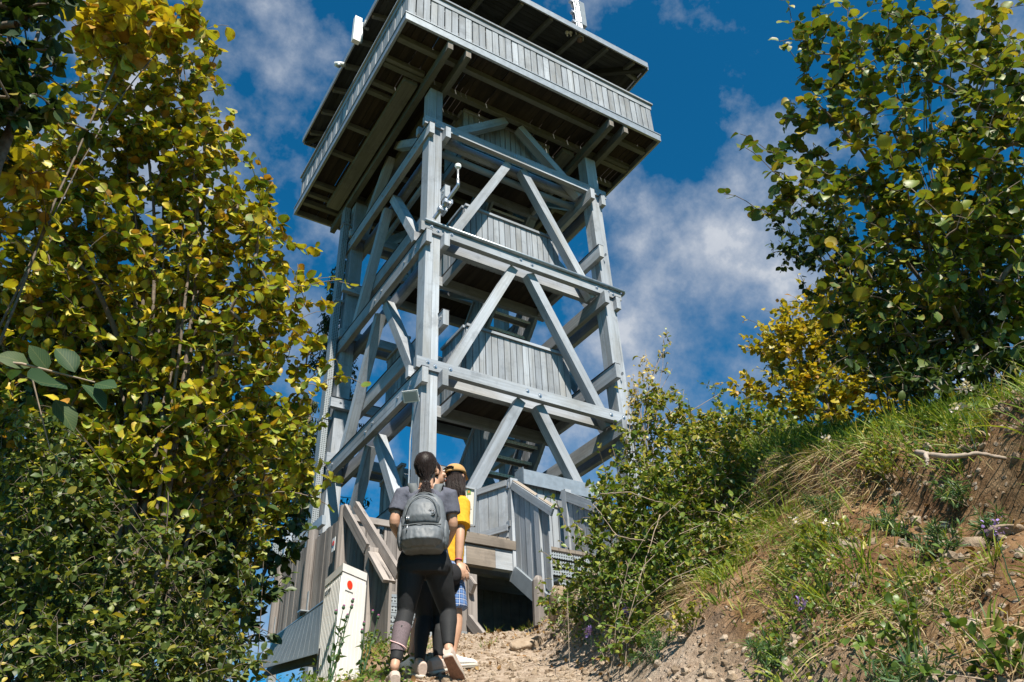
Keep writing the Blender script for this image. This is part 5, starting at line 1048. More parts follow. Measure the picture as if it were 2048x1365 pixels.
def hand(b, wrist, direction, palm_n, thumb, curl=.5, s=1.):
    d = norm(np.asarray(direction, float)); pn = np.asarray(palm_n, float); pn = norm(pn-d*(pn@d)); sd = np.cross(d, pn); sd = sd*(1 if sd@np.asarray(thumb) > 0 else -1)
    c = np.asarray(wrist)+d*.05*s; Mx = np.stack([sd, d, pn], 1); b.ball(c, (.038*s, .052*s, .016*s), 12, 8, Mx)
    for i, (o, ln) in enumerate(((.028, .068), (.010, .076), (-.009, .071), (-.027, .056))):
        p0 = c+sd*o*s+d*.038*s; q = [p0]; dr = d.copy(); st = ln*s/3
        for j in range(3):
            an = curl*(.45+.35*j+.06*i); dr = norm(d*math.cos(an)+pn*math.sin(an)+sd*o*1.5); q.append(q[-1]+dr*st)
        b.tube(q, [.0085*s, .0082*s, .0076*s, .0062*s], 8); b.ball(q[-1], .0062*s, 8, 6)
    p0 = c+sd*.03*s-d*.02*s; q = [p0, p0+(sd*.7+d*.6+pn*.3)*.03*s, p0+(sd*.75+d*1.3+pn*.7)*.042*s]; b.tube(q, [.0105*s, .0095*s, .0075*s], 8); b.ball(q[-1], .0075*s, 8, 6)
def headshape(b, c, fw, up, s=1.):
    fw = norm(np.asarray(fw, float)); up = norm(up-fw*(up@fw)); sd = np.cross(fw, up); Mx = np.stack([sd, fw, up], 1)
    b.ball(c+up*.02*s-fw*.012*s, (.073*s, .092*s, .092*s), 18, 12, Mx); b.ball(c-up*.038*s+fw*.018*s, (.056*s, .066*s, .074*s), 16, 10, Mx); b.ball(c-up*.085*s+fw*.052*s, (.026*s, .024*s, .022*s), 10, 8, Mx)
    b.tube([c+fw*.082*s+up*.018*s, c+fw*.098*s-up*.012*s, c+fw*.108*s-up*.028*s], [.008*s, .010*s, .013*s], 8); b.ball(c+fw*.100*s-up*.030*s, (.017*s, .014*s, .011*s), 10, 6, Mx)
    b.ball(c+fw*.084*s-up*.058*s, (.022*s, .012*s, .008*s), 10, 6, Mx); b.ball(c+fw*.080*s-up*.068*s, (.019*s, .012*s, .008*s), 10, 6, Mx)
    for q in (-1, 1):
        b.ball(c+sd*q*.074*s-up*.008*s-fw*.012*s, (.010*s, .020*s, .032*s), 10, 8, Mx); b.ball(c+sd*q*.036*s+fw*.066*s-up*.025*s, (.026*s, .022*s, .022*s), 10, 8, Mx)
    return sd, fw, up
def faceparts(root, c, sd, fw, up, s=1.):
    for q in (-1, 1):
        b = MB(); b.ball(c+sd*q*.031*s+fw*.079*s+up*.012*s, (.013*s, .009*s, .008*s), 10, 8, np.stack([sd, fw, up], 1)); e = b.build('eye', M['eye'], root, True)
        b = MB(); b.ball(c+sd*q*.031*s+fw*.0865*s+up*.012*s, .0045*s, 8, 6); b.build('iris', M['black'], e, True)
        b = MB(); b.tube([c+sd*q*.016*s+fw*.088*s+up*.030*s, c+sd*q*.034*s+fw*.087*s+up*.034*s, c+sd*q*.050*s+fw*.076*s+up*.029*s], .0035*s, 6); b.build('eyebrow', M['hair'], root, True)
    b = MB(); b.ball(c+fw*.0945*s-up*.062*s, (.021*s, .004*s, .007*s), 10, 6, np.stack([sd, fw, up], 1)); b.build('mouth', M['lip'], root, True)
M['skin'] = plain('warm_skin', (.47, .275, .185), .5, 0, .4, .06, 30); M['lip'] = plain('lip', (.42, .15, .12), .45); M['eye'] = plain('eye_white', (.7, .68, .64), .3)
def hair_mat():
    m, t, b = mat('dark_brown_hair'); b.inputs['Roughness'].default_value = .5; b.inputs['Specular IOR Level'].default_value = .25
    g = N(t, 'ShaderNodeUVMap', uv_map="UVMap"); mp = N(t, 'ShaderNodeMapping', i={'Scale': (2, 160, 1)}); L(t, g.outputs[0], mp.inputs[0]); z = N(t, 'ShaderNodeTexNoise', i={'Scale': 1., 'Detail': 3.}); L(t, mp.outputs[0], z.inputs['Vector'])
    r = ramp(t, [(.3, (.009, .006, .006)), (.7, (.026, .015, .012))]); L(t, z.outputs['Fac'], r.inputs[0]); L(t, r.outputs[0], b.inputs['Base Color']); return m
M['hair'] = hair_mat()
def cloth(name, c, rough=.85, var=.12, bump=.25, scale=60):
    return plain(name, c, rough, 0, .2, var, scale, bump)
M['tee'] = cloth('slate_blue_cotton', (.095, .10, .130)); M['tee_y'] = cloth('mustard_cotton', (.62, .33, .025)); M['tee_k'] = cloth('black_cotton', (.02, .02, .023)); M['legging'] = cloth('black_stretch_knit', (.020, .021, .023), .7, .15, .15, 150)
M['mauve'] = plain('mauve_mesh_knit', (.13, .10, .11), .8, 0, .2, .25, 120); M['pink'] = plain('pink_piping', (.72, .46, .46), .7); M['khaki'] = cloth('tan_cotton', (.43, .255, .105)); M['shoe'] = cloth('pale_pink_canvas', (.46, .37, .32), .8, .06); M['shoe_w'] = cloth('white_canvas', (.72, .71, .69), .8, .05); M['sole'] = plain('off_white_rubber', (.50, .46, .40), .6); M['gum'] = plain('brown_rubber_sole', (.23, .125, .085), .8, 0, .3, .25, 60)
M['pack'] = plain('grey_pack_nylon', (.118, .132, .148), .55, 0, .4, .14, 18, .15); M['strap'] = plain('dark_grey_webbing', (.11, .122, .13), .7, 0, .3, .1, 60)
def plaid():
    m, t, b = mat('blue_plaid_cotton'); b.inputs['Roughness'].default_value = .85; g = N(t, 'ShaderNodeTexCoord'); s = N(t, 'ShaderNodeSeparateXYZ'); L(t, g.outputs['Object'], s.inputs[0])
    fx = math_(t, 'LESS_THAN', math_(t, 'FRACT', math_(t, 'MULTIPLY', s.outputs[0], 26.)), .38); fz = math_(t, 'LESS_THAN', math_(t, 'FRACT', math_(t, 'MULTIPLY', s.outputs[2], 26.)), .38); lx = math_(t, 'LESS_THAN', math_(t, 'FRACT', math_(t, 'MULTIPLY_ADD', s.outputs[0], 26., .4)), .09); lz = math_(t, 'LESS_THAN', math_(t, 'FRACT', math_(t, 'MULTIPLY_ADD', s.outputs[2], 26., .4)), .09)
    c = mix(t, math_(t, 'MULTIPLY', math_(t, 'ADD', fx, fz), .5), (.03, .075, .22), (.10, .2, .42)); c = mix(t, math_(t, 'MULTIPLY', math_(t, 'MAXIMUM', lx, lz), .8), c, (.55, .58, .62)); L(t, c, b.inputs['Base Color']); return m
M['plaid'] = plaid()
def shoe(root, heel, toe, up, m, solem, s=1.):
    heel = np.asarray(heel, float); toe = np.asarray(toe, float); d = norm(toe-heel); up = norm(up-d*(np.asarray(up)@d)); sd = np.cross(d, up); Ln = np.linalg.norm(toe-heel)
    sec = lambda f, w_, h, l=0.: (heel+d*Ln*f+up*(.018+h/2+l), w_, h/2, sd, up, 2.6)
    b = MB(); loft(b, [sec(.0, .030, .078), sec(.05, .034, .088), sec(.2, .036, .095), sec(.34, .036, .085), sec(.5, .040, .062), sec(.7, .045, .048), sec(.88, .040, .038), sec(1., .020, .022)], 18); o = b.build('shoe', m, root, False)
    b = MB(); loft(b, [(heel+d*(Ln*f)+up*.012, w_, .013, sd, up, 3.) for f, w_ in ((-.015, .024), (.05, .036), (.3, .037), (.5, .041), (.7, .047), (.9, .041), (1.015, .02))], 18); so_ = b.build('sole', M['sole'], o, True)
    b = MB(); loft(b, [(heel+d*(Ln*f)-up*.003, w_, .004, sd, up, 3.) for f, w_ in ((.0, .024), (.05, .033), (.3, .034), (.5, .038), (.7, .044), (.9, .038), (1.0, .018))], 18); b.build('outsole', solem, o, True)
    b = MB()
    for f in (.42, .52, .62): c = heel+d*Ln*f+up*(.085-.045*(f-.42)/.2); b.tube([c-sd*.024, c+up*.006, c+sd*.024], .0035, 6)
    b.build('laces', M['shoe_w'], o, True); return o
def strands(b, starts, ends, rad, seed, sag=.0, n=7, jit=.004, pull=None):
    r_ = np.random.default_rng(seed)
    for a, e in zip(starts, ends):
        s = np.linspace(0, 1, n)[:, None]; p = a+(e-a)*s+np.cumsum(r_.normal(0, jit, (n, 3)), 0)*.5
        if pull is not None: p = p+pull*np.sin(math.pi*s)
        b.tube(p, np.linspace(rad, rad*.35, n), 5, False)
def at3(j): return {k: (at(*v) if not isinstance(v, np.ndarray) else v) for k, v in j.items()}

# --- the woman with the backpack
J = at3(dict(head=(853, 938, 5.60), neck=(852, 974, 5.57), chest=(850, 1022, 5.58), waist=(850, 1072, 5.58), hip=(848, 1118, 5.56), shL=(805, 992, 5.58), shR=(899, 994, 5.58), elL=(787, 1047, 5.56), elR=(906, 1052, 5.60), wrL=(812, 1094, 5.76), wrR=(889, 1096, 5.78),
             hiL=(826, 1128, 5.56), hiR=(872, 1128, 5.57), knL=(811, 1228, 5.60), knR=(897, 1226, 5.72), anL=(789, 1334, 5.42), anR=(897, 1300, 5.56)))
pa = J['hip']*1; pa[2] = ground_z(pa[0], pa[1])
b = MB(); sd, fw, up = headshape(b, J['head']+z3*.0, norm(f3*.9+z3*.25+r3*.15), z3); b.tube([J['head']-z3*.04, J['neck']-z3*.02], [.050, .056], 14)
loft(b, [(J['neck']-z3*.03, .09, .06, r3, f3), (J['chest'], .135, .088, r3, f3), (J['waist'], .112, .08, r3, f3), (J['hip'], .145, .1, r3, f3)])
for s_ in 'LR':
    limb(b, [J['sh'+s_], J['el'+s_], J['wr'+s_]], [.046, .043, .038, .037, .033, .024]); q = J['wr'+s_]; hand(b, q, norm(J['wr'+s_]-J['el'+s_]+f3*.1), r3*(1 if s_ == 'L' else -1), z3*.6+f3, .6)
    limb(b, [J['hi'+s_], J['kn'+s_], J['an'+s_]], [.070, .062, .048, .045, .048, .034, .029])
footL, footR = J['anL']*1, J['anR']*1
A_ = remesh('person', b, M['skin'], None, .006, 3, pa); tag(A_, 'person in a slate T-shirt and black leggings wearing a grey backpack, seen from behind', 'person')
faceparts(A_, J['head'], sd, fw, up)
b = MB(); loft(b, [(J['neck']-z3*.035, .070, .062, r3, f3), (J['neck']-z3*.055, .135, .075, r3, f3), (J['chest']+z3*.085, .166, .098, r3, f3, 2.3), (J['chest']-z3*.02, .152, .108, r3, f3, 2.2), (J['waist'], .132, .100, r3, f3, 2.2), (J['hip']+z3*.02, .166, .120, r3, f3, 2.2), (J['hip']-z3*.05, .174, .126, r3, f3, 2.2)], 26)
for s_ in 'LR': e_ = J['sh'+s_]+(J['el'+s_]-J['sh'+s_])*.62; b.tube([J['sh'+s_]*.7+J['neck']*.3-z3*.02, J['sh'+s_], J['sh'+s_]*.5+e_*.5, e_], [.070, .068, .064, .066], 16)
remesh('t_shirt', b, M['tee'], A_, .008, 4, wr=.006, seed=3)
def leggings(J, root, m, voxel=.008, thick=1.):
    b = MB(); loft(b, [(J['hip']+z3*.06, .150, .105, r3, f3, 2.2), (J['hip']+z3*.0, .178, .125, r3, f3, 2.2), (J['hip']-z3*.07, .186, .130, r3, f3, 2.2), (J['hip']-z3*.12, .165, .115, r3, f3, 2.2)], 24)
    for s_ in 'LR':
        h, k, a = J['hi'+s_], J['kn'+s_], J['an'+s_]; P = np.array([h, h*.5+k*.5-f3*.012, k, k*.62+a*.38-f3*.022, a+(k-a)*.09]); b.tube(*(lambda Q, r: (Q, r))(np.stack([np.interp(np.linspace(0, 4, 25), range(5), P[:, i]) for i in range(3)], 1), np.interp(np.linspace(0, 4, 25), [0, .6, 1.2, 2, 2.7, 3.2, 4], np.array([.098, .092, .078, .058, .060, .052, .037])*thick)), 18)
    return remesh('leggings', b, m, root, voxel, 4, wr=.002, seed=5)
lg = leggings(J, A_, M['legging'])
def wrapband(parent, name, k, a, f0, f1, r0, r1, m, tilt=0.):
    b = MB(); d = norm(a-k); x = norm(np.cross(d, f3)); y = np.cross(d, x); n = 24; V = []
    for i in range(9):
        f = f0+(f1-f0)*i/8; r = r0+(r1-r0)*i/8
        for j in range(n): t_ = 2*math.pi*j/n; V.append(k+(a-k)*(f+tilt*math.sin(t_)*(i/8))-f3*.018*math.sin(math.pi*min(f, .8)/.8)+(x*math.cos(t_)+y*math.sin(t_))*r)
    b.add(V, [(i*n+j, i*n+(j+1) % n, (i+1)*n+(j+1) % n, (i+1)*n+j) for i in range(8) for j in range(n)]); return b.build(name, m, parent, True)
wrapband(lg, 'mesh_panel', J['knL'], J['anL'], .28, .72, .0610, .0475, M['mauve'], .06)
d_ = norm(J['anL']-J['knL']); x_1 = norm(np.cross(d_, f3)); y_1 = np.cross(d_, x_1); b = MB(); b.tube([J['knL']+(J['anL']-J['knL'])*(.52+.2*i/9)-f3*.012+(-r3*math.cos(math.pi*(i/9))*1.0-f3*math.sin(math.pi*i/9))*.058 for i in range(10)], .004, 6); b.build('piping', M['pink'], lg, True)
tk = J['hiR']*.34+J['knR']*.66; b = MB(); b.tube([tk-r3*.012-f3*.080-z3*.015, tk+r3*.03-f3*.068+z3*.008, tk+r3*.062-f3*.035-z3*.012], .004, 6); b.build('piping', M['pink'], lg, True)
b = MB(); q_ = [tk-r3*.010-f3*.078-z3*.008, tk+r3*.03-f3*.070+z3*.012, tk+r3*.064-f3*.036-z3*.006, tk+r3*.066-f3*.036+z3*.045, tk+r3*.036-f3*.072+z3*.055]; b.add(q_+[p-f3*.004+r3*.003 for p in q_], [(5, 6, 7, 8, 9), (4, 3, 2, 1, 0)]+[(i, (i+1) % 5, 5+(i+1) % 5, 5+i) for i in range(5)]); b.build('mesh_panel', M['mauve'], lg)
def flatshoe(root, an, fdir, m, solem, Ln=.245, back=.055):
    h = an-np.array([fdir[0], fdir[1], 0])*back; h[2] = ground_z(h[0], h[1])+.006; t_ = h+np.array([fdir[0], fdir[1], 0])*Ln; t_[2] = ground_z(t_[0], t_[1])+.008; return shoe(root, h, t_, z3, m, solem)
flatshoe(A_, J['anL'], norm(f3-r3*.25), M['shoe'], M['gum'])
hR = J['anR']-f3*.062-z3*.055; tR = J['anR']+f3*.085+r3*.055; tR[2] = ground_z(tR[0], tR[1])+.02; dR = norm(tR-hR); shoe(A_, hR, hR+dR*.24, norm(np.cross(np.cross(dR, f3*1.+z3*.8), dR)) if False else norm(f3*.8+z3*.6), M['shoe'], M['gum'])
# hair: skull cap, drawn back strands, band, pony tail
hc = J['head']; tie = at(853, 968, 5.515); b = MB(); b.ball(hc+up*.028-fw*.020, (.083, .098, .098), 20, 14, np.stack([sd, fw, up], 1)); b.ball(hc-fw*.062-up*.03, (.062, .040, .055), 14, 10, np.stack([sd, fw, up], 1)); b.ball(tie+f3*.02, .03, 12, 8)
hr = remesh('hair', b, M['hair'], A_, .007, 4); r_ = np.random.default_rng(3); st = []; en = []
for k in range(520):
    an = r_.uniform(-1.9, 1.9); el = r_.uniform(-.2, 1.); v = sd*math.sin(an)*math.cos(el)*.086-fw*math.cos(an)*math.cos(el)*.10+up*math.sin(el)*.105; st.append(hc+up*.025-fw*.018+v*1.0); en.append(tie+r_.normal(0, .008, 3))
b = MB(); strands(b, st, en, .0013, 4, jit=.0006, pull=None); b.build('drawn_back_strands', M['hair'], hr, True)
b = MB(); st = [tie+r_.normal(0, .012, 3) for _ in range(420)]; en = [tie-f3*.035-z3*r_.uniform(.10, .17)+r3*r_.normal(0, .032)-f3*r_.normal(0, .018) for _ in range(420)]; strands(b, st, en, .0016, 6, jit=.0025, pull=-f3*.03); b.build('pony_tail', M['hair'], hr, True)
b = MB(); b.tube([tie+f3*.006+z3*.006, tie-f3*.010-z3*.004], .022, 12); b.build('hair_band', M['strap'], hr, True)
# backpack
BPc = at(848, 1046, 5.44); BP = empty('backpack', BPc-z3*.25, 'grey nylon backpack with curved front pocket worn by the person in the slate T-shirt', 'backpack')
nb_ = -f3*1.; bz = norm(z3*.98+f3*.06)
def sect(z, w_, d, o=0., sq=2.7): return (BPc+bz*z+nb_*(d/2-.075+o), w_, d/2, r3, nb_, sq)
b = MB(); loft(b, [sect(-.225, .085, .10), sect(-.215, .128, .16), sect(-.17, .158, .185), sect(-.05, .160, .180), sect(.08, .145, .165), sect(.16, .122, .145), sect(.205, .085, .115), sect(.225, .045, .08)], 28)
remesh('pack_body', b, M['pack'], BP, .008, 4, wr=.007, seed=11)
b = MB(); loft(b, [sect(-.045, .118, .215), sect(.0, .125, .232), sect(.09, .115, .215), sect(.145, .085, .185), sect(.165, .05, .165)], 26, ); fp = remesh('front_pocket', b, M['pack'], BP, .007, 3, wr=.005, seed=13)
b = MB(); loft(b, [sect(-.205, .105, .20), sect(-.17, .14, .245), sect(-.10, .145, .238), sect(-.062, .132, .215)], 26); lp = remesh('lower_pocket', b, M['pack'], BP, .007, 3, wr=.007, seed=17)
for q in (-1, 1):
    b = MB(); c = BPc+r3*q*.152-bz*.10+nb_*.02; b.ball(c, (.024, .062, .105), 14, 10, np.stack([r3, nb_, bz], 1)); remesh('side_pocket', b, M['pack'], BP, .007, 3, wr=.004, seed=19+q)
def arcpts(w_, z0, z1, off, n=15): return [BPc+r3*(-w_*math.cos(math.pi*i/(n-1)))+bz*(z0+(z1-z0)*math.sin(math.pi*i/(n-1)))+nb_*off(i/(n-1)) for i in range(n)]
b = MB(); b.tube(arcpts(.112, -.02, .150, lambda f: .150-.028*math.sin(math.pi*f)), .0042, 6); b.build('zip', M['strap'], fp, True)
b = MB(); b.tube([BPc+r3*(-.13+.26*i/10)-bz*.066+nb_*(.125+.03*math.sin(math.pi*i/10)) for i in range(11)], .005, 6); b.build('zip', M['strap'], lp, True)
b = MB(); b.tube(arcpts(.135, -.02, .205, lambda f: .055), .0045, 6); b.build('zip', M['strap'], BP, True)
bd = BPc+r3*.068+bz*.015+nb_*.140; b = MB(); b.disc(bd, nb_, .026, .008, 20); bb = b.build('round_badge', M['black'], fp, True); b = MB(); b.tube([bd+nb_*.009+(r3*math.cos(t_)+bz*math.sin(t_))*.021 for t_ in np.linspace(0, 6.283, 20)], .0016, 5); b.beam(bd+nb_*.009-r3*.014, bd+nb_*.009+r3*.014, .003, .002, nb_); b.beam(bd+nb_*.009-r3*.009+bz*.007, bd+nb_*.009+r3*.009+bz*.007, .002, .002, nb_); b.beam(bd+nb_*.009-r3*.009-bz*.007, bd+nb_*.009+r3*.009-bz*.007, .002, .002, nb_); b.build('badge_mark', M['steel'], bb)
for q in (-.098, -.085): b = MB(); b.tube([BPc+r3*q+bz*.0+nb_*.142, BPc+r3*q-bz*.035+nb_*.148], .004, 6); b.build('zip_pull', M['bolt'], fp, True)
b = MB(); b.tube([BPc-r3*.09-bz*.07+nb_*.155, BPc-r3*.092-bz*.11+nb_*.165], .004, 6); b.build('zip_pull', M['bolt'], lp, True)
for s_, q in (('L', -1), ('R', 1)):
    b = MB(); p0 = BPc+r3*q*.060+bz*.19-nb_*.055; p1 = J['sh'+s_]*.58+J['neck']*.42+z3*.052-f3*.05; p2 = J['sh'+s_]*.62+J['neck']*.38+z3*.052+f3*.045; p3 = J['sh'+s_]*.75+J['chest']*.25+f3*.125; p4 = J['chest']+r3*q*.15+f3*.10-z3*.1; p5 = BPc+r3*q*.155-bz*.13
    P = np.stack([np.interp(np.linspace(0, 5, 31), range(6), np.array([p0, p1, p2, p3, p4, p5])[:, i]) for i in range(3)], 1)
    for _ in range(3): P[1:-1] = (P[:-2]+2*P[1:-1]+P[2:])/4
    T_ = norm(np.gradient(P, axis=0)); V = []
    for i in range(31):
        sx_ = norm(r3*1.-T_[i]*(r3@T_[i])); nn_ = np.cross(T_[i], sx_); w_ = .030 if i < 22 else .030-.018*(i-22)/8
        V += [P[i]-sx_*w_-nn_*.005, P[i]+sx_*w_-nn_*.005, P[i]+sx_*w_+nn_*.006, P[i]-sx_*w_+nn_*.006]
    b.add(V, [(i*4+k, i*4+(k+1) % 4, i*4+4+(k+1) % 4, i*4+4+k) for i in range(30) for k in range(4)]+[(3, 2, 1, 0), (120, 121, 122, 123)]); b.build('shoulder_strap', M['strap'], BP, True)
b = MB(); b.tube([BPc-r3*.035+bz*.205-nb_*.05, BPc-r3*.028+bz*.25-nb_*.04, BPc+bz*.262-nb_*.035, BPc+r3*.028+bz*.25-nb_*.04, BPc+r3*.035+bz*.205-nb_*.05], .010, 8); b.build('carry_handle', M['strap'], BP, True)

# --- the second woman in black, in front of her
J = at3(dict(head=(868, 948, 6.06), neck=(864, 982, 6.03), chest=(860, 1030, 6.04), waist=(858, 1082, 6.04), hip=(857, 1130, 6.04), shL=(824, 1000, 6.05), shR=(896, 1002, 6.04), elL=(816, 1060, 6.12), elR=(896, 1062, 6.16), wrL=(840, 1100, 6.26), wrR=(880, 1105, 6.30),
             hiL=(840, 1142, 6.04), hiR=(876, 1142, 6.04), knL=(848, 1238, 6.08), knR=(881, 1236, 6.10), anL=(838, 1330, 5.90), anR=(876, 1322, 6.02)))
pb = J['hip']*1; pb[2] = ground_z(pb[0], pb[1])
b = MB(); hc = J['head']; sd, fw, up = headshape(b, hc, norm(r3*.8+f3*.55+z3*.2), z3, .95); b.tube([hc-z3*.04, J['neck']-z3*.02], [.048, .054], 14)
loft(b, [(J['neck']-z3*.03, .09, .06, r3, f3), (J['chest'], .13, .085, r3, f3), (J['waist'], .11, .08, r3, f3), (J['hip'], .14, .1, r3, f3)])
for s_ in 'LR':
    limb(b, [J['sh'+s_], J['el'+s_], J['wr'+s_]], [.044, .041, .036, .035, .031, .023]); hand(b, J['wr'+s_], norm(J['wr'+s_]-J['el'+s_]), r3*(1 if s_ == 'L' else -1), z3, .6)
    limb(b, [J['hi'+s_], J['kn'+s_], J['an'+s_]], [.066, .058, .046, .043, .046, .033, .028])
B_ = remesh('person', b, M['skin'], None, .006, 3, pb); tag(B_, 'person all in black, almost hidden in front of the one with the backpack', 'person')
faceparts(B_, hc, sd, fw, up, .95)
b = MB(); b.ball(hc+up*.026-fw*.026, (.079, .092, .094), 18, 12, np.stack([sd, fw, up], 1)); b.ball(hc-fw*.055-up*.07, (.065, .045, .10), 14, 10, np.stack([sd, fw, up], 1)); remesh('hair', b, M['hair'], B_, .007, 4)
b = MB(); loft(b, [(J['neck']-z3*.035, .065, .06, r3, f3), (J['neck']-z3*.055, .125, .07, r3, f3), (J['chest']+z3*.085, .160, .096, r3, f3, 2.3), (J['chest']-z3*.02, .152, .108, r3, f3, 2.2), (J['waist'], .128, .098, r3, f3, 2.2), (J['hip']-z3*.02, .168, .122, r3, f3, 2.2)], 26)
for s_ in 'LR': e_ = J['sh'+s_]+(J['el'+s_]-J['sh'+s_])*.6; b.tube([J['sh'+s_]*.7+J['neck']*.3-z3*.02, J['sh'+s_], e_], [.064, .062, .06], 16)
remesh('t_shirt', b, M['tee_k'], B_, .008, 4, wr=.005, seed=23); leggings(J, B_, M['legging'], .008, .95)
flatshoe(B_, J['anL'], norm(f3*.9-r3*.5), M['shoe'], M['gum']); flatshoe(B_, J['anR'], norm(f3*.7+r3*.75), M['shoe'], M['gum'])

# --- the one in the yellow T-shirt and tan cap
J = at3(dict(head=(912, 956, 6.30), neck=(909, 988, 6.27), chest=(903, 1036, 6.28), waist=(895, 1088, 6.28), hip=(887, 1140, 6.28), shL=(871, 1006, 6.34), shR=(923, 1008, 6.20), elL=(867, 1070, 6.44), elR=(920, 1074, 6.14), wrL=(887, 1140, 6.34), wrR=(917, 1124, 6.14),
             hiL=(867, 1152, 6.30), hiR=(901, 1152, 6.24), knL=(841, 1240, 6.34), knR=(913, 1238, 6.24), anL=(821, 1326, 6.12), anR=(902, 1318, 6.22)))
pc_ = J['hip']*1; pc_[2] = ground_z(pc_[0], pc_[1])
b = MB(); hc = J['head']; sd, fw, up = headshape(b, hc, norm(r3*.42+f3*.9+z3*.10), z3, .95); b.tube([hc-z3*.04, J['neck']-z3*.02], [.048, .054], 14); bx = norm(r3*.6-f3*.5); by = norm(np.cross(z3, bx))
loft(b, [(J['neck']-z3*.03, .085, .06, bx, by), (J['chest'], .125, .085, bx, by), (J['waist'], .105, .08, bx, by), (J['hip'], .135, .1, bx, by)])
limb(b, [J['shR'], J['elR'], J['wrR']], [.044, .041, .036, .035, .031, .022]); hand(b, J['wrR'], norm(np.array(at(931, 1150, 6.12))-J['wrR']), norm(-r3*.3+f3*.5), r3*.6-z3*.2, .75)
limb(b, [J['shL'], J['elL'], J['wrL']], [.044, .041, .036, .035, .031, .022]); hand(b, J['wrL'], norm(at(907, 1164, 6.16)-J['wrL']), norm(z3-f3*.2), f3*.5+z3*.4, .8)
for s_ in 'LR': limb(b, [J['hi'+s_], J['kn'+s_], J['an'+s_]], [.074, .066, .053, .049, .051, .036, .031])
C_p = remesh('person', b, M['skin'], None, .005, 3, pc_); tag(C_p, 'person in a mustard yellow T-shirt, tan cap and blue plaid shorts with long dark hair', 'person')
faceparts(C_p, hc, sd, fw, up, .95)
b = MB(); loft(b, [(J['neck']-z3*.035, .065, .06, bx, by), (J['neck']-z3*.055, .12, .075, bx, by), (J['chest']+z3*.085, .165, .105, bx, by, 2.3), (J['chest']-z3*.02, .16, .115, bx, by, 2.2), (J['waist'], .15, .11, bx, by, 2.2), (J['hip']+z3*.02, .165, .12, bx, by, 2.2)], 26)
for s_ in 'LR': e_ = J['sh'+s_]+(J['el'+s_]-J['sh'+s_])*.70; b.tube([J['sh'+s_]*.7+J['neck']*.3-z3*.02, J['sh'+s_], J['sh'+s_]*.4+e_*.6, e_], [.070, .072, .072, .078], 16)
remesh('t_shirt', b, M['tee_y'], C_p, .007, 3, wr=.007, seed=29)
b = MB(); loft(b, [(J['hip']+z3*.07, .145, .11, bx, by, 2.2), (J['hip'], .17, .125, bx, by, 2.2), (J['hip']-z3*.09, .172, .125, bx, by, 2.2)], 24)
for s_ in 'LR': h, k = J['hi'+s_], J['kn'+s_]; b.tube([h, h*.6+k*.4, h*.2+k*.8], [.10, .098, .094], 18)
remesh('plaid_shorts', b, M['plaid'], C_p, .008, 3, wr=.006, seed=31)
flatshoe(C_p, J['anR'], norm(r3*.95+f3*.25), M['shoe_w'], M['sole']); flatshoe(C_p, J['anL'], norm(f3*.8-r3*.45), M['shoe_w'], M['sole'])
b = MB(); b.ball(hc+up*.022-fw*.015, (.077, .090, .088), 18, 12, np.stack([sd, fw, up], 1)); b.ball(hc-fw*.05-up*.05, (.075, .05, .08), 14, 10, np.stack([sd, fw, up], 1)); hr = remesh('hair', b, M['hair'], C_p, .007, 3)
r_ = np.random.default_rng(9); st = []; en = []
for k in range(900):
    an = r_.uniform(-2.1, 2.1); v = sd*math.sin(an)*.072-fw*math.cos(an)*.088; st.append(hc+v-up*r_.uniform(-.02, .03)); lx = at(927, 1076, 6.17) if r_.random() < .45 else at(906, 1030, 6.14); e_ = lx*.55+(hc+v*1.0-z3*.42)*.45; e_[2] = hc[2]-r_.uniform(.26, .43); en.append(e_+r_.normal(0, .012, 3))
b = MB(); strands(b, st, en, .0019, 12, n=8, jit=.0018, pull=-f3*.045); b.build('long_strands', M['hair'], hr, True)
b = MB(); cc = hc+up*.040; Mx = np.stack([sd, fw, up], 1); V = []; n = 22
for i in range(8):
    th = math.pi/2*i/7*.98
    for k in range(n): t_ = 2*math.pi*k/n; V.append(cc+Mx@np.array([.087*math.cos(th)**.75*math.cos(t_), .104*math.cos(th)**.75*math.sin(t_)-.008, .084*math.sin(th)-.012]))
b.add(V, [(i*n+k, i*n+(k+1) % n, (i+1)*n+(k+1) % n, (i+1)*n+k) for i in range(7) for k in range(n)]+[tuple(7*n+k for k in range(n)), tuple(range(n))[::-1]]); cp = b.build('cap', M['khaki'], C_p, True)
b = MB(); V = []
for i in range(5):
    for k in range(9): a = (k/8-.5)*2.2; V.append(cc+Mx@np.array([.082*math.sin(a)*(1-.06*i), .088*math.cos(a)+.018*i, -.012-.005*i+.012*math.cos(a)]))
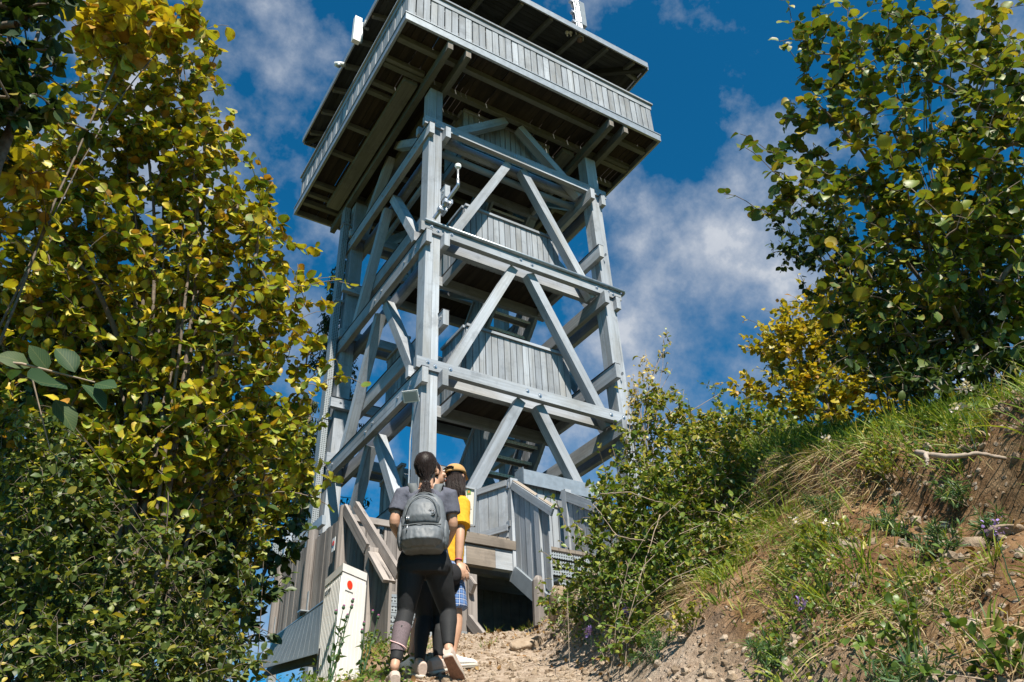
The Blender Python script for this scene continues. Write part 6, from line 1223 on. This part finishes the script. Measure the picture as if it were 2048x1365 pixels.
Fs = [(i*9+k, i*9+k+1, i*9+k+10, i*9+k+9) for i in range(4) for k in range(8)]; b.add(V, Fs); b.add([p-up*.004 for p in V], [f[::-1] for f in Fs]); b.build('cap_brim', M['khaki'], cp, True)
b = MB(); b.tube([cc+Mx@np.array([.040*math.cos(t_), -.1085-.003*math.sin(t_), .008+.016*math.sin(t_)]) for t_ in np.linspace(0, math.pi, 10)], .0075, 6); b.build('cap_opening', M['hair'], cp, True)
b = MB(); b.tube([cc+Mx@np.array([.066*math.sin(a), -.114*math.cos(a)+.002, -.008]) for a in np.linspace(-.7, .7, 9)], .007, 6); b.build('cap_strap', M['khaki'], cp, True)
b = MB(); w_ = J['wrR']+(J['elR']-J['wrR'])*.08; d_ = norm(J['elR']-J['wrR']); x_1 = norm(np.cross(d_, f3)); y_1 = np.cross(d_, x_1); b.tube([w_+(x_1*math.cos(t_)+y_1*math.sin(t_))*.027 for t_ in np.linspace(0, 6.283, 18)], .004, 6, False); b.build('bracelet', plain('pink_cord', (.5, .08, .16), .6), C_p, True)
# black cap carried in the hand
kc = at(907, 1148, 6.10); KP = empty('carried_cap', kc-z3*.06, 'black cap carried low in the hand of the person in yellow', 'cap'); b = MB(); nx = norm(r3*.5-f3*.85); ny = norm(np.cross(z3, nx)); V = []; n = 20
for i in range(7):
    th = math.pi/2*i/6*.97
    for k in range(n): t_ = 2*math.pi*k/n; V.append(kc+ny*.075*math.cos(th)**.7*math.cos(t_)+z3*.085*math.cos(th)**.7*math.sin(t_)+nx*(.07*math.sin(th)-.03))
b.add(V, [(i*n+k, i*n+(k+1) % n, (i+1)*n+(k+1) % n, (i+1)*n+k) for i in range(6) for k in range(n)]+[tuple(6*n+k for k in range(n)), tuple(range(n))[::-1]]); b.build('crown', M['tee_k'], KP, True)
b = MB(); V = [kc-nx*.03+z3*(-.080-.018*i)*math.cos(a)+ny*(.075*math.sin(a)) for i in range(5) for a in np.linspace(-1.1, 1.1, 9)]; Fs = [(i*9+k, i*9+k+1, i*9+k+10, i*9+k+9) for i in range(4) for k in range(8)]; b.add(V, Fs); b.add([p-nx*.004 for p in V], [f[::-1] for f in Fs]); b.build('brim', M['tee_k'], KP, True)
